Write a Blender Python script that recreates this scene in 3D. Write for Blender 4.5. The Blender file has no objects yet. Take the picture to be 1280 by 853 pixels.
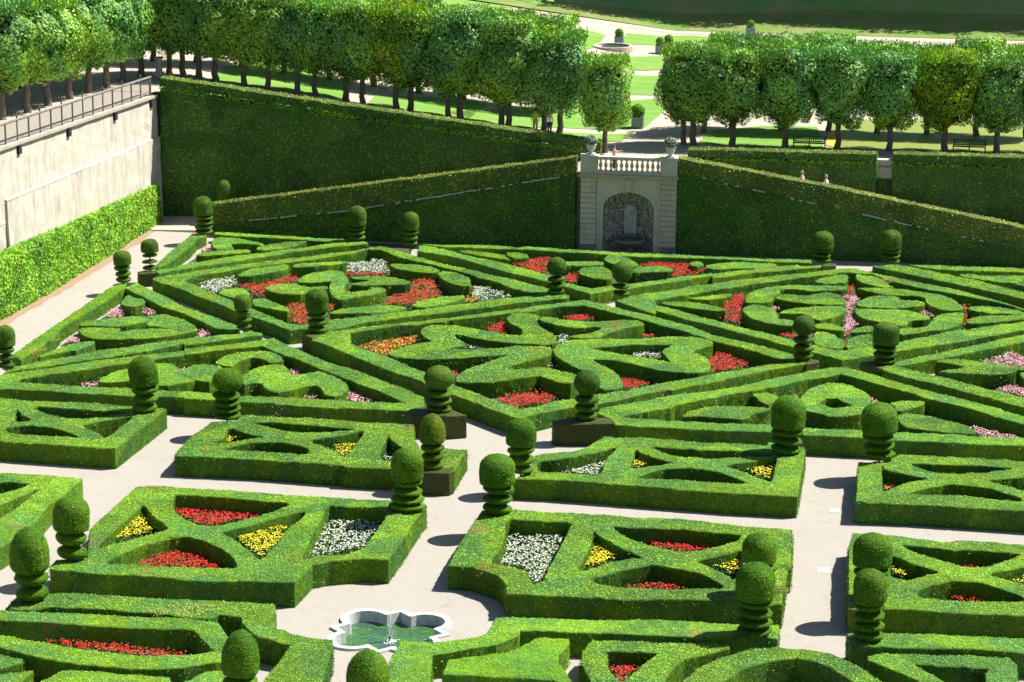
import bpy, bmesh, math, random
import numpy as np
from mathutils import Matrix, Vector
from mathutils.geometry import delaunay_2d_cdt
R = math.radians
sc = bpy.context.scene
col = sc.collection
rng = np.random.default_rng(7)
random.seed(7)

# ---------------------------------------------------------------- camera
cam = bpy.data.cameras.new("camera")
co = bpy.data.objects.new("camera", cam)
col.objects.link(co)
cam.sensor_width = 36.0
cam.lens = 90.0
cam.clip_start = 1.0
cam.clip_end = 3000.0
# rows: world axes seen in camera space (x right, y down, z forward)
RW = np.array([[0.98757566, 0.15699788, 0.00678066], [0.04546713, -0.24416908, -0.9686662], [-0.15042291, 0.95693946, -0.24827369]])
m = Matrix(((RW[0][0], -RW[1][0], -RW[2][0], 0), (RW[0][1], -RW[1][1], -RW[2][1], 0), (RW[0][2], -RW[1][2], -RW[2][2], 36.0), (0, 0, 0, 1)))
co.matrix_world = m
sc.camera = co
sc.render.resolution_x, sc.render.resolution_y = 1024, 682
# ---------------------------------------------------------------- sky, sun, exposure
SUN_EL, SUN_AZ = 54.0, 28.0           # azimuth measured from +x towards +y
w = bpy.data.worlds.new("World"); sc.world = w; w.use_nodes = True
nt = w.node_tree
sky = nt.nodes.new('ShaderNodeTexSky'); sky.sky_type = 'NISHITA'; sky.sun_disc = False
sky.sun_elevation = R(SUN_EL); sky.sun_rotation = R(90 - SUN_AZ)
bg = nt.nodes['Background']; bg.inputs[1].default_value = 0.052
nt.links.new(sky.outputs[0], bg.inputs[0])
sl = bpy.data.lights.new("sun", 'SUN'); sl.energy = 5.0; sl.angle = R(0.5); sl.color = (1.0, 0.955, 0.88)
so = bpy.data.objects.new("sun", sl); col.objects.link(so)
d = Vector((math.cos(R(SUN_EL)) * math.cos(R(SUN_AZ)), math.cos(R(SUN_EL)) * math.sin(R(SUN_AZ)), math.sin(R(SUN_EL))))
so.rotation_euler = d.to_track_quat('Z', 'Y').to_euler()
so.location = (0, 120, 60)
sc.view_settings.view_transform = 'Standard'; sc.view_settings.look = 'None'
sc.view_settings.exposure = 1.08; sc.view_settings.gamma = 1.0

# ---------------------------------------------------------------- data, metres: x along the niche wall, y away from the camera
HEDGES = [
 ('box_hedge', 'side', 0.75, 'bright low boundary hedge along the gravel path below the stone wall', [(-47.48, 127.89), (-47.41, 131.04), (-47.34, 135.73), (-47.26, 140.11), (-47.11, 144.54), (-46.49, 145.44), (-46.21, 144.07), (-46.34, 140.28), (-46.63, 136.44), (-46.73, 133.93), (-46.51, 132.18), (-46.52, 129.3), (-46.63, 127.02)], []),
 ('box_hedge', 'side', 0.7, 'short lit boundary hedge between the two far topiaries of the wall path', [(-46.36, 151.19), (-46.54, 155.71), (-46.62, 159.73), (-46.09, 160.35), (-45.58, 160.08), (-45.87, 158.59), (-45.61, 156.38), (-45.65, 151.79), (-45.93, 150.11)], []),
 ('box_hedge', 'motif', 0.65, 'small wedge of box beside pink flowers near the wall path corner', [(-45.46, 140.87), (-45.78, 143.01), (-44.98, 142.32), (-44.22, 141.93), (-44.04, 141.01), (-44.47, 140.04), (-45.02, 140.26)], []),
 ('box_hedge', 'motif', 0.65, 'thin upper leaf of the fan shape in the left triangle', [(-46.22, 135.19), (-46.07, 136.18), (-44.33, 137.6), (-43.39, 138.24), (-42.53, 137.62), (-42.5, 137.04), (-43.37, 135.73), (-43.85, 135.45), (-45.18, 135.5)], []),
 ('box_hedge', 'motif', 0.65, 'wide rounded fan of box with a dark slit in the left triangle', [(-45.9, 134.23), (-45.6, 135.04), (-44.5, 135.13), (-43.64, 135.11), (-43.44, 134.31), (-43.75, 133.66), (-43.04, 134.69), (-42.25, 135.14), (-40.48, 135.51), (-41.96, 135.72), (-42.49, 136.08), (-42.46, 137.63), (-43.18, 138.2), (-42.3, 138.76), (-41.14, 138.08), (-40.24, 137.27), (-39.41, 136.08), (-39.22, 135.18), (-40.12, 134.26), (-40.84, 133.57), (-41.61, 133.06), (-43.28, 132.49), (-44.18, 132.4), (-45.14, 133.07)], []),
 ('box_hedge', 'motif', 0.65, 'pointed leaf of box low in the left triangle nearest the wall path', [(-46.2, 127.83), (-45.76, 129.72), (-45.05, 131.4), (-44.17, 132.1), (-44.01, 131.59), (-44.31, 130.0), (-45.15, 129.24)], []),
 ('box_hedge', 'bar', 0.75, 'straight bar of box running down right from the wall path topiary', [(-46.2, 144.2), (-46.01, 145.84), (-43.67, 143.06), (-41.45, 140.39), (-39.78, 138.9), (-36.95, 136.14), (-36.87, 135.14), (-38.23, 135.71), (-39.58, 137.18), (-40.93, 138.6), (-42.86, 140.33), (-44.36, 142.1)], []),
 ('box_hedge', 'frame', 0.8, 'square frame of box around the heart motif with red and white flowers at upper left', [(-45.28, 146.95), (-44.67, 147.77), (-43.93, 148.36), (-43.28, 149.39), (-40.63, 151.92), (-38.07, 154.1), (-35.5, 156.52), (-33.74, 158.08), (-33.74, 158.43), (-32.9, 157.95), (-29.48, 154.89), (-24.46, 151.15), (-21.36, 148.97), (-19.67, 146.95), (-19.74, 146.43), (-22.69, 144.39), (-26.18, 141.52), (-30.08, 138.48), (-31.87, 136.24), (-32.91, 136.35), (-33.99, 135.66), (-35.23, 137.06), (-36.78, 138.35), (-39.75, 141.23), (-42.54, 144.16), (-45.11, 146.36)], [[(-43.17, 147.04), (-42.6, 148.26), (-40.89, 150.16), (-39.66, 151.36), (-37.33, 153.58), (-34.96, 155.95), (-34.13, 157.27), (-33.28, 157.29), (-30.77, 154.64), (-29.28, 153.85), (-26.41, 151.41), (-24.54, 149.81), (-23.29, 148.18), (-21.26, 146.99), (-22.95, 146.04), (-26.77, 142.65), (-30.42, 140.05), (-32.35, 138.33), (-32.36, 137.56), (-33.35, 137.03), (-34.35, 137.3), (-37.14, 140.1), (-38.75, 141.82), (-40.94, 144.12), (-43.22, 146.54)]]),
 ('box_hedge', 'bar', 0.65, 'long thin bar of box from the wall path to the farthest left corner', [(-45.93, 149.42), (-44.67, 151.51), (-43.13, 153.45), (-41.07, 155.57), (-38.92, 157.55), (-36.73, 159.57), (-34.88, 160.42), (-34.63, 159.87), (-35.67, 159.16), (-38.79, 156.59), (-41.54, 153.37), (-44.35, 150.41), (-45.47, 148.74)], []),
 ('box_hedge', 'bar', 0.6, 'farthest left edge hedge in front of the ramp hedge', [(-45.48, 161.57), (-42.06, 161.5), (-38.71, 161.15), (-36.09, 161.04), (-35.96, 160.45), (-38.82, 160.26), (-42.38, 160.61), (-45.27, 160.83)], []),
 ('box_hedge', 'motif', 0.6, 'hooked leaf of box in the farthest left triangle', [(-44.83, 158.25), (-44.94, 160.01), (-43.59, 160.27), (-41.37, 158.81), (-41.42, 158.15), (-42.14, 158.46), (-43.45, 158.52), (-43.36, 157.78), (-42.8, 156.89), (-43.47, 156.62), (-44.11, 156.64)], []),
 ('box_hedge', 'motif', 0.6, 'long low leaf of box at the left tip of the farthest left triangle', [(-44.93, 154.63), (-43.91, 156.29), (-42.12, 156.77), (-41.52, 156.3), (-42.32, 155.51), (-43.23, 154.95), (-44.24, 154.42)], []),
 ('box_hedge', 'motif', 0.6, 'narrow lens of box at the right of the farthest left triangle', [(-41.58, 157.13), (-41.07, 158.47), (-40.02, 159.42), (-38.9, 160.15), (-38.68, 159.68), (-39.26, 158.07), (-40.3, 157.12), (-40.99, 156.5)], []),
 ('box_hedge', 'motif', 0.7, 'flame of box beside the white flowers at the left of the heart square', [(-40.6, 149.08), (-40.14, 151.21), (-38.26, 152.73), (-37.96, 151.63), (-38.26, 150.66), (-39.44, 149.3), (-40.31, 148.77)], []),
 ('box_hedge', 'motif', 0.7, 'slim flame of box along the top of the heart square', [(-37.98, 152.09), (-37.6, 153.0), (-36.22, 153.73), (-34.81, 154.33), (-34.72, 153.73), (-35.71, 152.84), (-36.96, 152.05)], []),
 ('box_hedge', 'motif', 0.75, 'upper scrolled lobe of the heart in the upper left square', [(-36.63, 147.74), (-36.4, 149.74), (-35.67, 150.92), (-34.86, 151.39), (-34.19, 150.88), (-33.37, 148.36), (-33.46, 147.56), (-33.12, 145.9), (-32.51, 145.8), (-31.55, 146.84), (-31.93, 147.07), (-31.41, 147.42), (-30.85, 147.18), (-30.74, 146.56), (-31.08, 145.86), (-31.51, 145.14), (-32.29, 144.37), (-32.9, 143.63), (-33.59, 144.54), (-34.01, 145.73), (-34.44, 147.59), (-34.37, 148.35), (-35.57, 147.94)], []),
 ('box_hedge', 'motif', 0.75, 'left pointed lobe of the heart in the upper left square', [(-38.09, 146.03), (-37.41, 146.9), (-36.56, 147.49), (-35.63, 146.5), (-34.42, 147.07), (-34.23, 146.33), (-35.29, 145.92), (-35.19, 144.66), (-36.73, 144.58), (-37.55, 145.06)], []),
 ('box_hedge', 'motif', 0.75, 'right lobe of the heart with a small dark opening in the upper left square', [(-33.58, 149.74), (-32.6, 150.19), (-31.19, 150.19), (-29.72, 149.23), (-29.63, 148.5), (-30.96, 148.12), (-32.01, 147.48), (-33.09, 147.54), (-33.16, 147.87), (-32.25, 148.57), (-32.36, 149.08), (-33.34, 149.12)], []),
 ('box_hedge', 'motif', 0.75, 'straight leaf of box above the red flowers at the right of the heart square', [(-32.07, 153.68), (-31.32, 153.82), (-29.42, 153.49), (-28.54, 152.64), (-28.63, 151.67), (-29.94, 152.01), (-31.2, 152.23)], []),
 ('box_hedge', 'motif', 0.75, 'rounded club of box next to the white flowers at the right of the heart square', [(-28.55, 151.5), (-28.29, 152.37), (-27.3, 151.92), (-26.29, 150.76), (-26.14, 149.6), (-25.79, 148.57), (-26.71, 148.62), (-27.8, 149.72)], []),
 ('box_hedge', 'motif', 0.7, 'curved leaf of box under the white flowers at the left of the heart square', [(-40.55, 144.29), (-40.17, 145.64), (-39.21, 145.74), (-38.55, 144.45), (-38.47, 143.71), (-38.95, 142.91), (-39.81, 143.58)], []),
 ('box_hedge', 'motif', 0.75, 'flame of box pointing down beside the orange red flowers of the heart square', [(-38.08, 142.95), (-37.4, 143.32), (-35.81, 141.65), (-35.14, 140.57), (-35.24, 140.15), (-37.0, 141.02), (-37.61, 141.51)], []),
 ('box_hedge', 'motif', 0.7, 'long low leaf of box right of the ball topiary in the heart square', [(-32.92, 140.59), (-32.51, 141.47), (-30.98, 142.68), (-29.84, 143.18), (-28.64, 142.92), (-28.92, 141.94), (-30.57, 140.76), (-31.06, 140.94), (-31.83, 140.6)], []),
 ('box_hedge', 'motif', 0.7, 'rounded leaf of box at the bottom of the heart square', [(-28.55, 143.22), (-28.25, 144.84), (-27.08, 145.86), (-25.92, 146.41), (-25.69, 145.41), (-26.94, 143.53), (-27.84, 142.75)], []),
 ('box_hedge', 'bar', 0.7, 'bent bar of box pointing at the two round headed topiaries from the farthest middle', [(-31.02, 158.04), (-28.12, 156.46), (-26.38, 154.76), (-22.77, 151.78), (-21.6, 150.98), (-20.3, 149.62), (-18.56, 148.23), (-17.35, 149.44), (-16.45, 150.04), (-13.94, 152.27), (-11.77, 154.55), (-11.7, 153.81), (-9.38, 155.6), (-8.42, 156.15), (-6.68, 157.26), (-5.18, 158.24), (-5.25, 158.93), (-5.96, 158.89), (-8.48, 157.24), (-9.45, 156.64), (-11.91, 154.89), (-11.83, 155.27), (-14.13, 153.21), (-16.56, 151.07), (-17.59, 150.61), (-18.72, 149.48), (-20.42, 150.78), (-21.8, 152.64), (-24.38, 155.0), (-28.39, 157.95), (-30.35, 159.45), (-31.25, 159.73)], []),
 ('box_hedge', 'bar', 0.55, 'farthest middle edge hedge in front of the stone niche', [(-31.34, 160.76), (-27.47, 161.15), (-24.29, 161.11), (-22.73, 161.06), (-19.23, 160.8), (-15.99, 160.63), (-13.71, 160.58), (-11.75, 160.47), (-9.71, 160.57), (-5.93, 160.62), (-6.0, 159.94), (-7.92, 159.76), (-10.08, 159.98), (-11.7, 159.81), (-13.64, 159.87), (-15.89, 159.68), (-17.35, 159.79), (-19.13, 159.94), (-22.59, 160.06), (-24.17, 160.34), (-25.86, 160.36), (-28.81, 160.3), (-30.51, 160.32)], []),
 ('box_hedge', 'motif', 0.6, 'thin leaf of box in the far middle triangle left of the niche', [(-28.62, 158.66), (-27.76, 159.17), (-26.0, 158.63), (-24.75, 157.66), (-24.7, 156.71), (-25.55, 157.17), (-26.91, 157.87)], []),
 ('box_shrub', 'shrub', 0.75, 'small rounded fresh green shrub left of the red flowers in the far middle', [(-25.28, 158.07), (-24.93, 158.48), (-24.29, 158.4), (-23.77, 157.73), (-23.67, 157.08), (-24.33, 156.66), (-24.93, 157.17)], []),
 ('box_shrub', 'shrub', 0.7, 'small rounded shrub right of the red flowers in the far middle', [(-13.46, 157.7), (-13.22, 158.36), (-12.68, 158.08), (-12.51, 157.18), (-12.96, 156.62), (-13.35, 157.02)], []),
 ('box_hedge', 'motif', 0.65, 'straight piece of box between the round headed topiaries in the far middle', [(-21.28, 156.67), (-20.13, 157.22), (-18.92, 157.4), (-18.76, 156.54), (-19.95, 155.89), (-20.44, 155.75), (-21.09, 155.67)], []),
 ('box_hedge', 'motif', 0.65, 'comma shaped piece of box left of the round headed topiary in the far middle', [(-20.18, 154.55), (-19.92, 155.66), (-18.94, 155.94), (-18.11, 154.94), (-17.75, 152.74), (-18.18, 152.21), (-19.01, 152.5), (-19.82, 153.34)], []),
 ('box_hedge', 'motif', 0.7, 'pale oval of box directly below the stone niche', [(-18.98, 158.07), (-18.82, 159.06), (-18.11, 159.2), (-17.14, 157.94), (-16.52, 156.5), (-17.1, 155.74), (-17.98, 156.36), (-18.69, 157.17)], []),
 ('box_hedge', 'motif', 0.65, 'blunt piece of box right of the pale oval below the niche', [(-16.93, 155.17), (-16.35, 156.34), (-15.19, 156.89), (-14.37, 156.2), (-14.29, 155.44), (-15.79, 154.83), (-16.74, 154.38)], []),
 ('box_hedge', 'motif', 0.6, 'long leaf of box right of the far red flowers below the right ramp hedge', [(-12.48, 156.93), (-12.28, 158.14), (-10.02, 159.19), (-8.58, 158.84), (-7.91, 158.64), (-8.7, 157.56), (-10.5, 157.36), (-11.75, 156.56)], []),
 ('box_hedge', 'frame', 0.9, 'large diamond frame of box around the butterfly motif in the centre', [(-32.29, 133.91), (-31.94, 135.34), (-30.6, 136.34), (-29.76, 136.99), (-26.1, 139.59), (-22.81, 142.17), (-20.33, 144.33), (-19.58, 145.1), (-18.68, 145.8), (-16.54, 144.24), (-13.99, 142.26), (-11.99, 140.58), (-10.48, 138.8), (-8.14, 137.12), (-5.85, 135.27), (-5.12, 134.5), (-4.37, 134.11), (-4.36, 133.94), (-4.97, 133.25), (-6.93, 131.64), (-9.51, 128.87), (-11.57, 126.71), (-11.92, 126.71), (-14.97, 123.47), (-16.09, 122.72), (-17.04, 121.95), (-18.46, 120.17), (-18.76, 120.17), (-22.38, 123.7), (-24.37, 125.79), (-27.0, 128.24), (-29.81, 131.1), (-30.97, 132.35), (-32.13, 133.46)], [[(-30.43, 135.49), (-28.03, 137.59), (-25.98, 138.93), (-22.67, 141.34), (-21.09, 142.63), (-20.22, 143.55), (-18.55, 144.43), (-16.36, 142.68), (-14.73, 141.42), (-12.34, 139.5), (-10.27, 137.29), (-8.04, 135.56), (-6.39, 134.13), (-5.78, 133.9), (-5.68, 133.7), (-7.9, 132.13), (-10.34, 129.69), (-12.38, 127.76), (-12.42, 127.89), (-13.98, 126.18), (-15.19, 125.27), (-16.3, 124.26), (-17.38, 123.18), (-18.69, 121.65), (-18.89, 122.03), (-22.73, 125.64), (-24.8, 128.05), (-28.89, 132.15), (-29.91, 133.14)]]),
 ('box_hedge', 'motif', 0.9, 'left and upper wings of the butterfly motif in the central diamond', [(-26.74, 136.74), (-26.54, 138.02), (-25.49, 138.29), (-23.34, 137.56), (-21.75, 136.74), (-20.93, 136.7), (-21.1, 137.98), (-21.97, 139.26), (-22.5, 140.47), (-22.16, 141.63), (-21.28, 141.88), (-20.57, 141.46), (-20.65, 140.16), (-20.14, 138.53), (-19.06, 137.05), (-18.75, 135.1), (-19.87, 134.9), (-20.71, 134.74), (-22.17, 134.9), (-24.67, 136.3), (-24.4, 135.32), (-23.74, 134.54), (-23.67, 133.76), (-24.75, 132.81), (-22.42, 133.24), (-21.06, 134.1), (-20.66, 134.25), (-19.0, 134.45), (-18.8, 133.67), (-18.73, 132.56), (-20.1, 130.66), (-20.37, 130.34), (-20.6, 129.62), (-20.37, 129.27), (-19.08, 129.77), (-19.45, 129.84), (-18.62, 130.06), (-17.68, 129.43), (-16.67, 128.96), (-16.71, 127.01), (-17.43, 127.03), (-18.72, 128.41), (-18.78, 128.24), (-18.84, 128.23), (-19.35, 127.65), (-21.12, 126.51), (-22.76, 126.27), (-23.03, 127.29), (-22.71, 128.83), (-22.01, 130.31), (-20.8, 132.53), (-22.0, 131.75), (-24.04, 130.89), (-25.73, 130.57), (-26.77, 130.52), (-27.36, 131.03), (-27.32, 131.91), (-26.72, 133.33), (-25.44, 134.36), (-26.3, 135.33)], []),
 ('box_hedge', 'motif', 0.9, 'far right wing of the butterfly motif in the central diamond', [(-20.68, 140.34), (-20.35, 141.26), (-18.84, 140.42), (-17.48, 140.56), (-16.17, 141.19), (-14.99, 141.33), (-14.5, 140.81), (-14.52, 140.34), (-15.48, 139.21), (-16.48, 137.72), (-16.62, 136.66), (-18.31, 136.57), (-18.27, 136.9), (-16.93, 138.38), (-16.7, 139.48), (-18.62, 138.82)], []),
 ('box_hedge', 'motif', 0.9, 'near right wing with a white flowered opening in the central diamond', [(-18.61, 135.13), (-18.26, 136.14), (-16.94, 136.38), (-14.79, 137.04), (-12.64, 137.88), (-11.21, 137.89), (-10.29, 137.33), (-10.32, 136.39), (-11.38, 134.87), (-10.41, 133.76), (-10.02, 132.19), (-9.93, 130.86), (-10.7, 130.22), (-12.34, 130.48), (-13.7, 131.24), (-14.73, 131.93), (-15.63, 132.24), (-16.49, 132.18), (-15.86, 131.28), (-15.03, 130.09), (-14.3, 128.25), (-14.15, 126.59), (-15.2, 126.02), (-15.6, 127.85), (-16.51, 129.65), (-17.01, 130.22), (-18.32, 132.19), (-18.71, 133.34), (-18.74, 134.39)], [[(-16.8, 134.54), (-14.72, 135.71), (-12.51, 136.12), (-12.87, 134.42), (-12.19, 132.47), (-12.54, 132.47), (-14.19, 133.3), (-15.67, 134.0)]]),
 ('box_hedge', 'bar', 0.75, 'upper of two long parallel bars ending at a small topiary at left', [(-46.53, 125.51), (-44.96, 127.4), (-43.25, 129.55), (-41.15, 131.55), (-39.31, 132.98), (-39.34, 133.09), (-36.63, 134.59), (-36.34, 135.61), (-35.42, 135.19), (-35.36, 134.68), (-36.4, 133.74), (-38.91, 131.61), (-38.99, 131.88), (-40.99, 129.55), (-43.04, 127.79), (-44.59, 126.31), (-46.25, 124.73), (-46.58, 124.17)], []),
 ('box_hedge', 'frame', 0.9, 'long triangular frame of box around the wavy motif at middle left', [(-46.44, 123.31), (-44.46, 125.16), (-42.44, 127.08), (-40.62, 128.35), (-38.44, 129.97), (-38.52, 130.27), (-34.97, 132.82), (-34.3, 133.39), (-32.56, 131.48), (-30.19, 128.98), (-27.98, 127.28), (-26.18, 125.53), (-26.5, 125.84), (-23.85, 123.12), (-23.41, 120.84), (-24.32, 120.47), (-27.4, 120.35), (-27.85, 120.28), (-30.89, 120.56), (-35.74, 120.64), (-35.8, 120.84), (-38.41, 120.64), (-41.83, 120.75), (-45.49, 120.7), (-46.18, 120.7), (-46.95, 122.79)], [[(-45.21, 122.21), (-45.12, 122.81), (-42.5, 125.09), (-40.38, 127.02), (-38.17, 129.04), (-38.21, 129.17), (-34.67, 131.66), (-34.52, 131.76), (-32.81, 129.97), (-29.97, 127.27), (-28.22, 125.6), (-25.67, 123.05), (-24.61, 121.94), (-26.87, 121.68), (-28.28, 121.77), (-30.85, 121.72), (-32.94, 121.74), (-36.14, 122.02), (-37.39, 122.01), (-41.64, 121.98)]]),
 ('box_hedge', 'motif', 0.8, 'pointed leaf of box behind the left tall topiary in the long triangle', [(-41.17, 123.27), (-41.23, 124.42), (-40.77, 125.72), (-40.06, 126.52), (-39.23, 127.58), (-38.32, 127.51), (-37.78, 126.61), (-37.56, 125.49), (-36.32, 124.8), (-36.28, 124.36), (-37.7, 123.04), (-39.32, 124.12), (-40.39, 123.41)], []),
 ('box_hedge', 'motif', 0.8, 'short wave of box left of the second tall topiary in the long triangle', [(-37.58, 126.31), (-37.18, 127.22), (-37.17, 127.39), (-36.64, 127.72), (-36.2, 127.57), (-35.6, 127.45), (-35.32, 126.73), (-35.29, 124.44), (-36.21, 124.5), (-36.62, 124.94), (-37.51, 125.63)], []),
 ('box_hedge', 'motif', 0.8, 'upper hook of box in the long triangle at middle left', [(-36.24, 128.0), (-36.15, 129.46), (-35.07, 130.77), (-34.11, 131.23), (-33.3, 130.51), (-32.61, 129.08), (-33.25, 128.56), (-33.69, 129.22), (-34.45, 129.77), (-35.12, 128.62), (-35.11, 127.6), (-35.51, 127.6)], []),
 ('box_hedge', 'motif', 0.8, 'large rolling wave of box in the long triangle at middle left', [(-34.05, 125.42), (-33.9, 127.32), (-33.22, 128.43), (-32.52, 128.42), (-31.92, 127.42), (-31.53, 126.21), (-31.06, 127.09), (-30.22, 127.57), (-29.24, 126.7), (-28.31, 125.25), (-28.0, 124.04), (-28.31, 122.99), (-29.04, 122.91), (-29.36, 124.11), (-29.89, 124.71), (-30.47, 124.28), (-31.08, 123.32), (-31.56, 122.89), (-32.16, 123.43), (-32.84, 124.74), (-33.27, 124.59), (-33.62, 124.11)], []),
 ('box_hedge', 'frame', 1.0, 'long triangular frame of box around the lozenge motif at middle right', [(-14.8, 121.48), (-14.73, 122.23), (-12.54, 124.29), (-11.05, 125.79), (-8.72, 127.18), (-5.53, 130.66), (-3.75, 132.42), (-2.91, 132.68), (-1.04, 130.94), (1.21, 128.85), (2.99, 127.62), (6.16, 124.69), (8.56, 122.47), (8.38, 119.02), (5.98, 119.44), (3.13, 119.35), (-0.06, 119.4), (-3.73, 119.41), (-4.49, 119.47), (-7.75, 119.57), (-11.63, 119.34), (-13.69, 119.6), (-13.95, 120.41)], [[(-13.61, 120.96), (-11.29, 123.19), (-11.11, 123.66), (-8.63, 126.01), (-6.3, 128.04), (-4.74, 129.93), (-3.11, 131.04), (-1.43, 129.8), (0.81, 127.87), (1.13, 127.34), (3.21, 125.84), (6.11, 123.24), (7.02, 122.38), (6.96, 120.79), (6.02, 120.84), (3.15, 120.78), (0.0, 120.71), (-3.79, 120.77), (-6.35, 120.87), (-9.01, 120.73), (-11.77, 120.66), (-11.38, 120.88)]]),
 ('box_hedge', 'motif', 0.75, 'long leaf of box left of the tall topiary in the middle right triangle', [(-10.74, 122.39), (-10.45, 123.54), (-9.39, 124.48), (-7.65, 124.98), (-6.4, 124.97), (-6.47, 124.21), (-7.23, 123.62), (-7.39, 122.57), (-8.76, 122.61), (-10.05, 122.72)], []),
 ('box_hedge', 'motif', 0.8, 'small wedge of box tucked behind the tall topiary head in the middle right triangle', [(-7.55, 127.12), (-7.01, 127.6), (-6.08, 127.15), (-6.26, 126.03), (-6.61, 125.21), (-7.07, 126.04)], []),
 ('box_hedge', 'motif', 0.9, 'lozenge ring of box with a dark opening in the middle right triangle', [(-4.83, 124.27), (-5.02, 126.36), (-4.73, 127.97), (-4.04, 129.36), (-3.24, 129.93), (-2.23, 129.0), (-1.55, 127.86), (-1.4, 126.72), (-1.56, 124.87), (-1.78, 124.09), (-2.44, 123.68), (-3.26, 123.32), (-4.06, 123.82)], [[(-4.09, 125.46), (-3.69, 126.6), (-3.13, 126.8), (-2.28, 125.49), (-3.21, 124.78)]]),
 ('box_hedge', 'motif', 0.8, 'upper short leaf of box right of the second tall topiary in the middle right triangle', [(-0.55, 126.62), (0.33, 127.24), (1.3, 127.27), (1.29, 126.66), (0.83, 126.12), (-0.12, 124.96), (-0.22, 126.08)], []),
 ('box_hedge', 'motif', 0.8, 'lower long leaf of box right of the second tall topiary in the middle right triangle', [(-0.08, 124.61), (0.99, 124.9), (2.26, 124.16), (3.65, 122.69), (3.83, 122.15), (3.63, 121.7), (1.63, 122.03), (0.38, 122.37), (-0.02, 123.45)], []),
 ('box_hedge', 'bar', 0.9, 'long straight bar of box running right from the topiary above the right path', [(-1.16, 133.18), (-0.5, 133.91), (3.27, 131.04), (6.29, 128.44), (8.77, 126.32), (8.67, 124.55), (6.23, 126.69), (2.44, 129.86), (0.79, 131.16), (-0.9, 132.72)], []),
 ('box_hedge', 'frame', 0.8, 'wide diamond frame of box around the round motif with pink flowers at upper right', [(-16.82, 146.16), (-16.07, 147.55), (-15.11, 148.45), (-12.73, 150.83), (-10.63, 152.54), (-9.25, 153.69), (-6.41, 155.72), (-3.7, 157.47), (-3.04, 157.73), (-1.22, 155.93), (0.85, 154.54), (3.15, 152.97), (6.98, 148.8), (8.93, 146.57), (6.8, 143.48), (2.77, 139.76), (-0.37, 137.2), (-1.65, 136.16), (-3.17, 134.77), (-3.14, 134.77), (-4.76, 136.21), (-5.95, 137.24), (-9.62, 140.34), (-14.2, 144.14), (-14.2, 143.42)], [[(-14.56, 146.88), (-12.46, 148.91), (-10.49, 150.73), (-8.79, 152.54), (-6.53, 154.21), (-3.57, 156.48), (-2.01, 156.23), (-1.0, 154.63), (1.62, 152.51), (3.8, 151.22), (6.1, 149.45), (8.04, 146.96), (6.87, 145.56), (2.79, 142.43), (-0.22, 139.27), (-1.61, 138.22), (-3.06, 136.95), (-3.48, 136.87), (-4.79, 137.85), (-6.02, 138.74), (-10.81, 142.68), (-14.36, 145.69)]]),
 ('box_hedge', 'motif', 0.7, 'upper leaf of box at the left tip of the round motif diamond', [(-12.86, 147.92), (-11.34, 149.17), (-10.18, 149.82), (-10.19, 149.1), (-11.71, 147.85)], []),
 ('box_hedge', 'motif', 0.7, 'lower leaf of box at the left tip of the round motif diamond', [(-14.38, 146.89), (-12.79, 147.14), (-11.43, 146.78), (-10.25, 145.86), (-10.27, 145.25), (-11.99, 145.66), (-13.45, 146.08)], []),
 ('box_hedge', 'motif', 0.75, 'upper left crescent of the round motif at upper right', [(-9.33, 148.08), (-9.24, 149.91), (-8.61, 151.31), (-7.41, 152.28), (-5.29, 152.76), (-3.46, 152.89), (-3.43, 152.03), (-4.66, 151.45), (-5.84, 151.06), (-6.19, 151.34), (-7.39, 151.2), (-7.38, 150.13), (-7.64, 148.9), (-7.66, 147.98), (-8.63, 147.3), (-9.17, 147.49)], []),
 ('box_hedge', 'motif', 0.75, 'long inner leaf pointing at the pink flowers in the left half of the round motif', [(-7.63, 148.69), (-7.1, 150.18), (-5.84, 149.91), (-4.64, 151.07), (-3.76, 150.39), (-3.42, 148.78), (-3.39, 147.84), (-4.61, 147.69), (-6.22, 148.04), (-6.99, 148.31)], []),
 ('box_hedge', 'motif', 0.75, 'lower left crescent of the round motif at upper right', [(-9.31, 145.83), (-9.03, 146.82), (-8.33, 147.03), (-7.63, 146.35), (-7.29, 145.6), (-7.16, 143.77), (-6.29, 143.81), (-6.04, 142.5), (-6.19, 141.9), (-7.59, 142.6), (-8.56, 143.39), (-9.11, 144.66)], []),
 ('box_hedge', 'motif', 0.75, 'lower inner leaf in the left half of the round motif', [(-7.18, 145.23), (-6.61, 146.54), (-5.52, 147.19), (-3.85, 147.46), (-3.33, 147.36), (-3.34, 146.15), (-3.85, 144.86), (-4.9, 143.57), (-5.62, 145.24), (-6.82, 145.09)], []),
 ('box_hedge', 'motif', 0.75, 'thin band of box just right of the round headed topiary in the round motif', [(-4.96, 142.9), (-4.16, 143.43), (-3.26, 142.45), (-3.28, 141.57), (-3.92, 141.75), (-4.92, 141.95)], []),
 ('box_hedge', 'motif', 0.75, 'lower left point of the round motif by the small red flowers', [(-4.93, 141.08), (-4.25, 141.16), (-3.6, 140.32), (-3.05, 138.58), (-3.31, 137.28), (-4.12, 137.66), (-4.85, 138.25)], []),
 ('box_hedge', 'motif', 0.7, 'top left leaf of the round motif against the frame', [(-5.47, 153.52), (-5.19, 155.04), (-3.52, 156.48), (-3.42, 154.26), (-4.54, 153.47)], []),
 ('box_hedge', 'motif', 0.7, 'top right leaf of the round motif with brownish tips', [(-3.06, 155.98), (-2.71, 156.73), (-1.52, 156.27), (-1.1, 155.23), (-0.89, 153.73), (-0.59, 153.26), (-1.45, 153.05), (-2.75, 154.39)], []),
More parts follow.
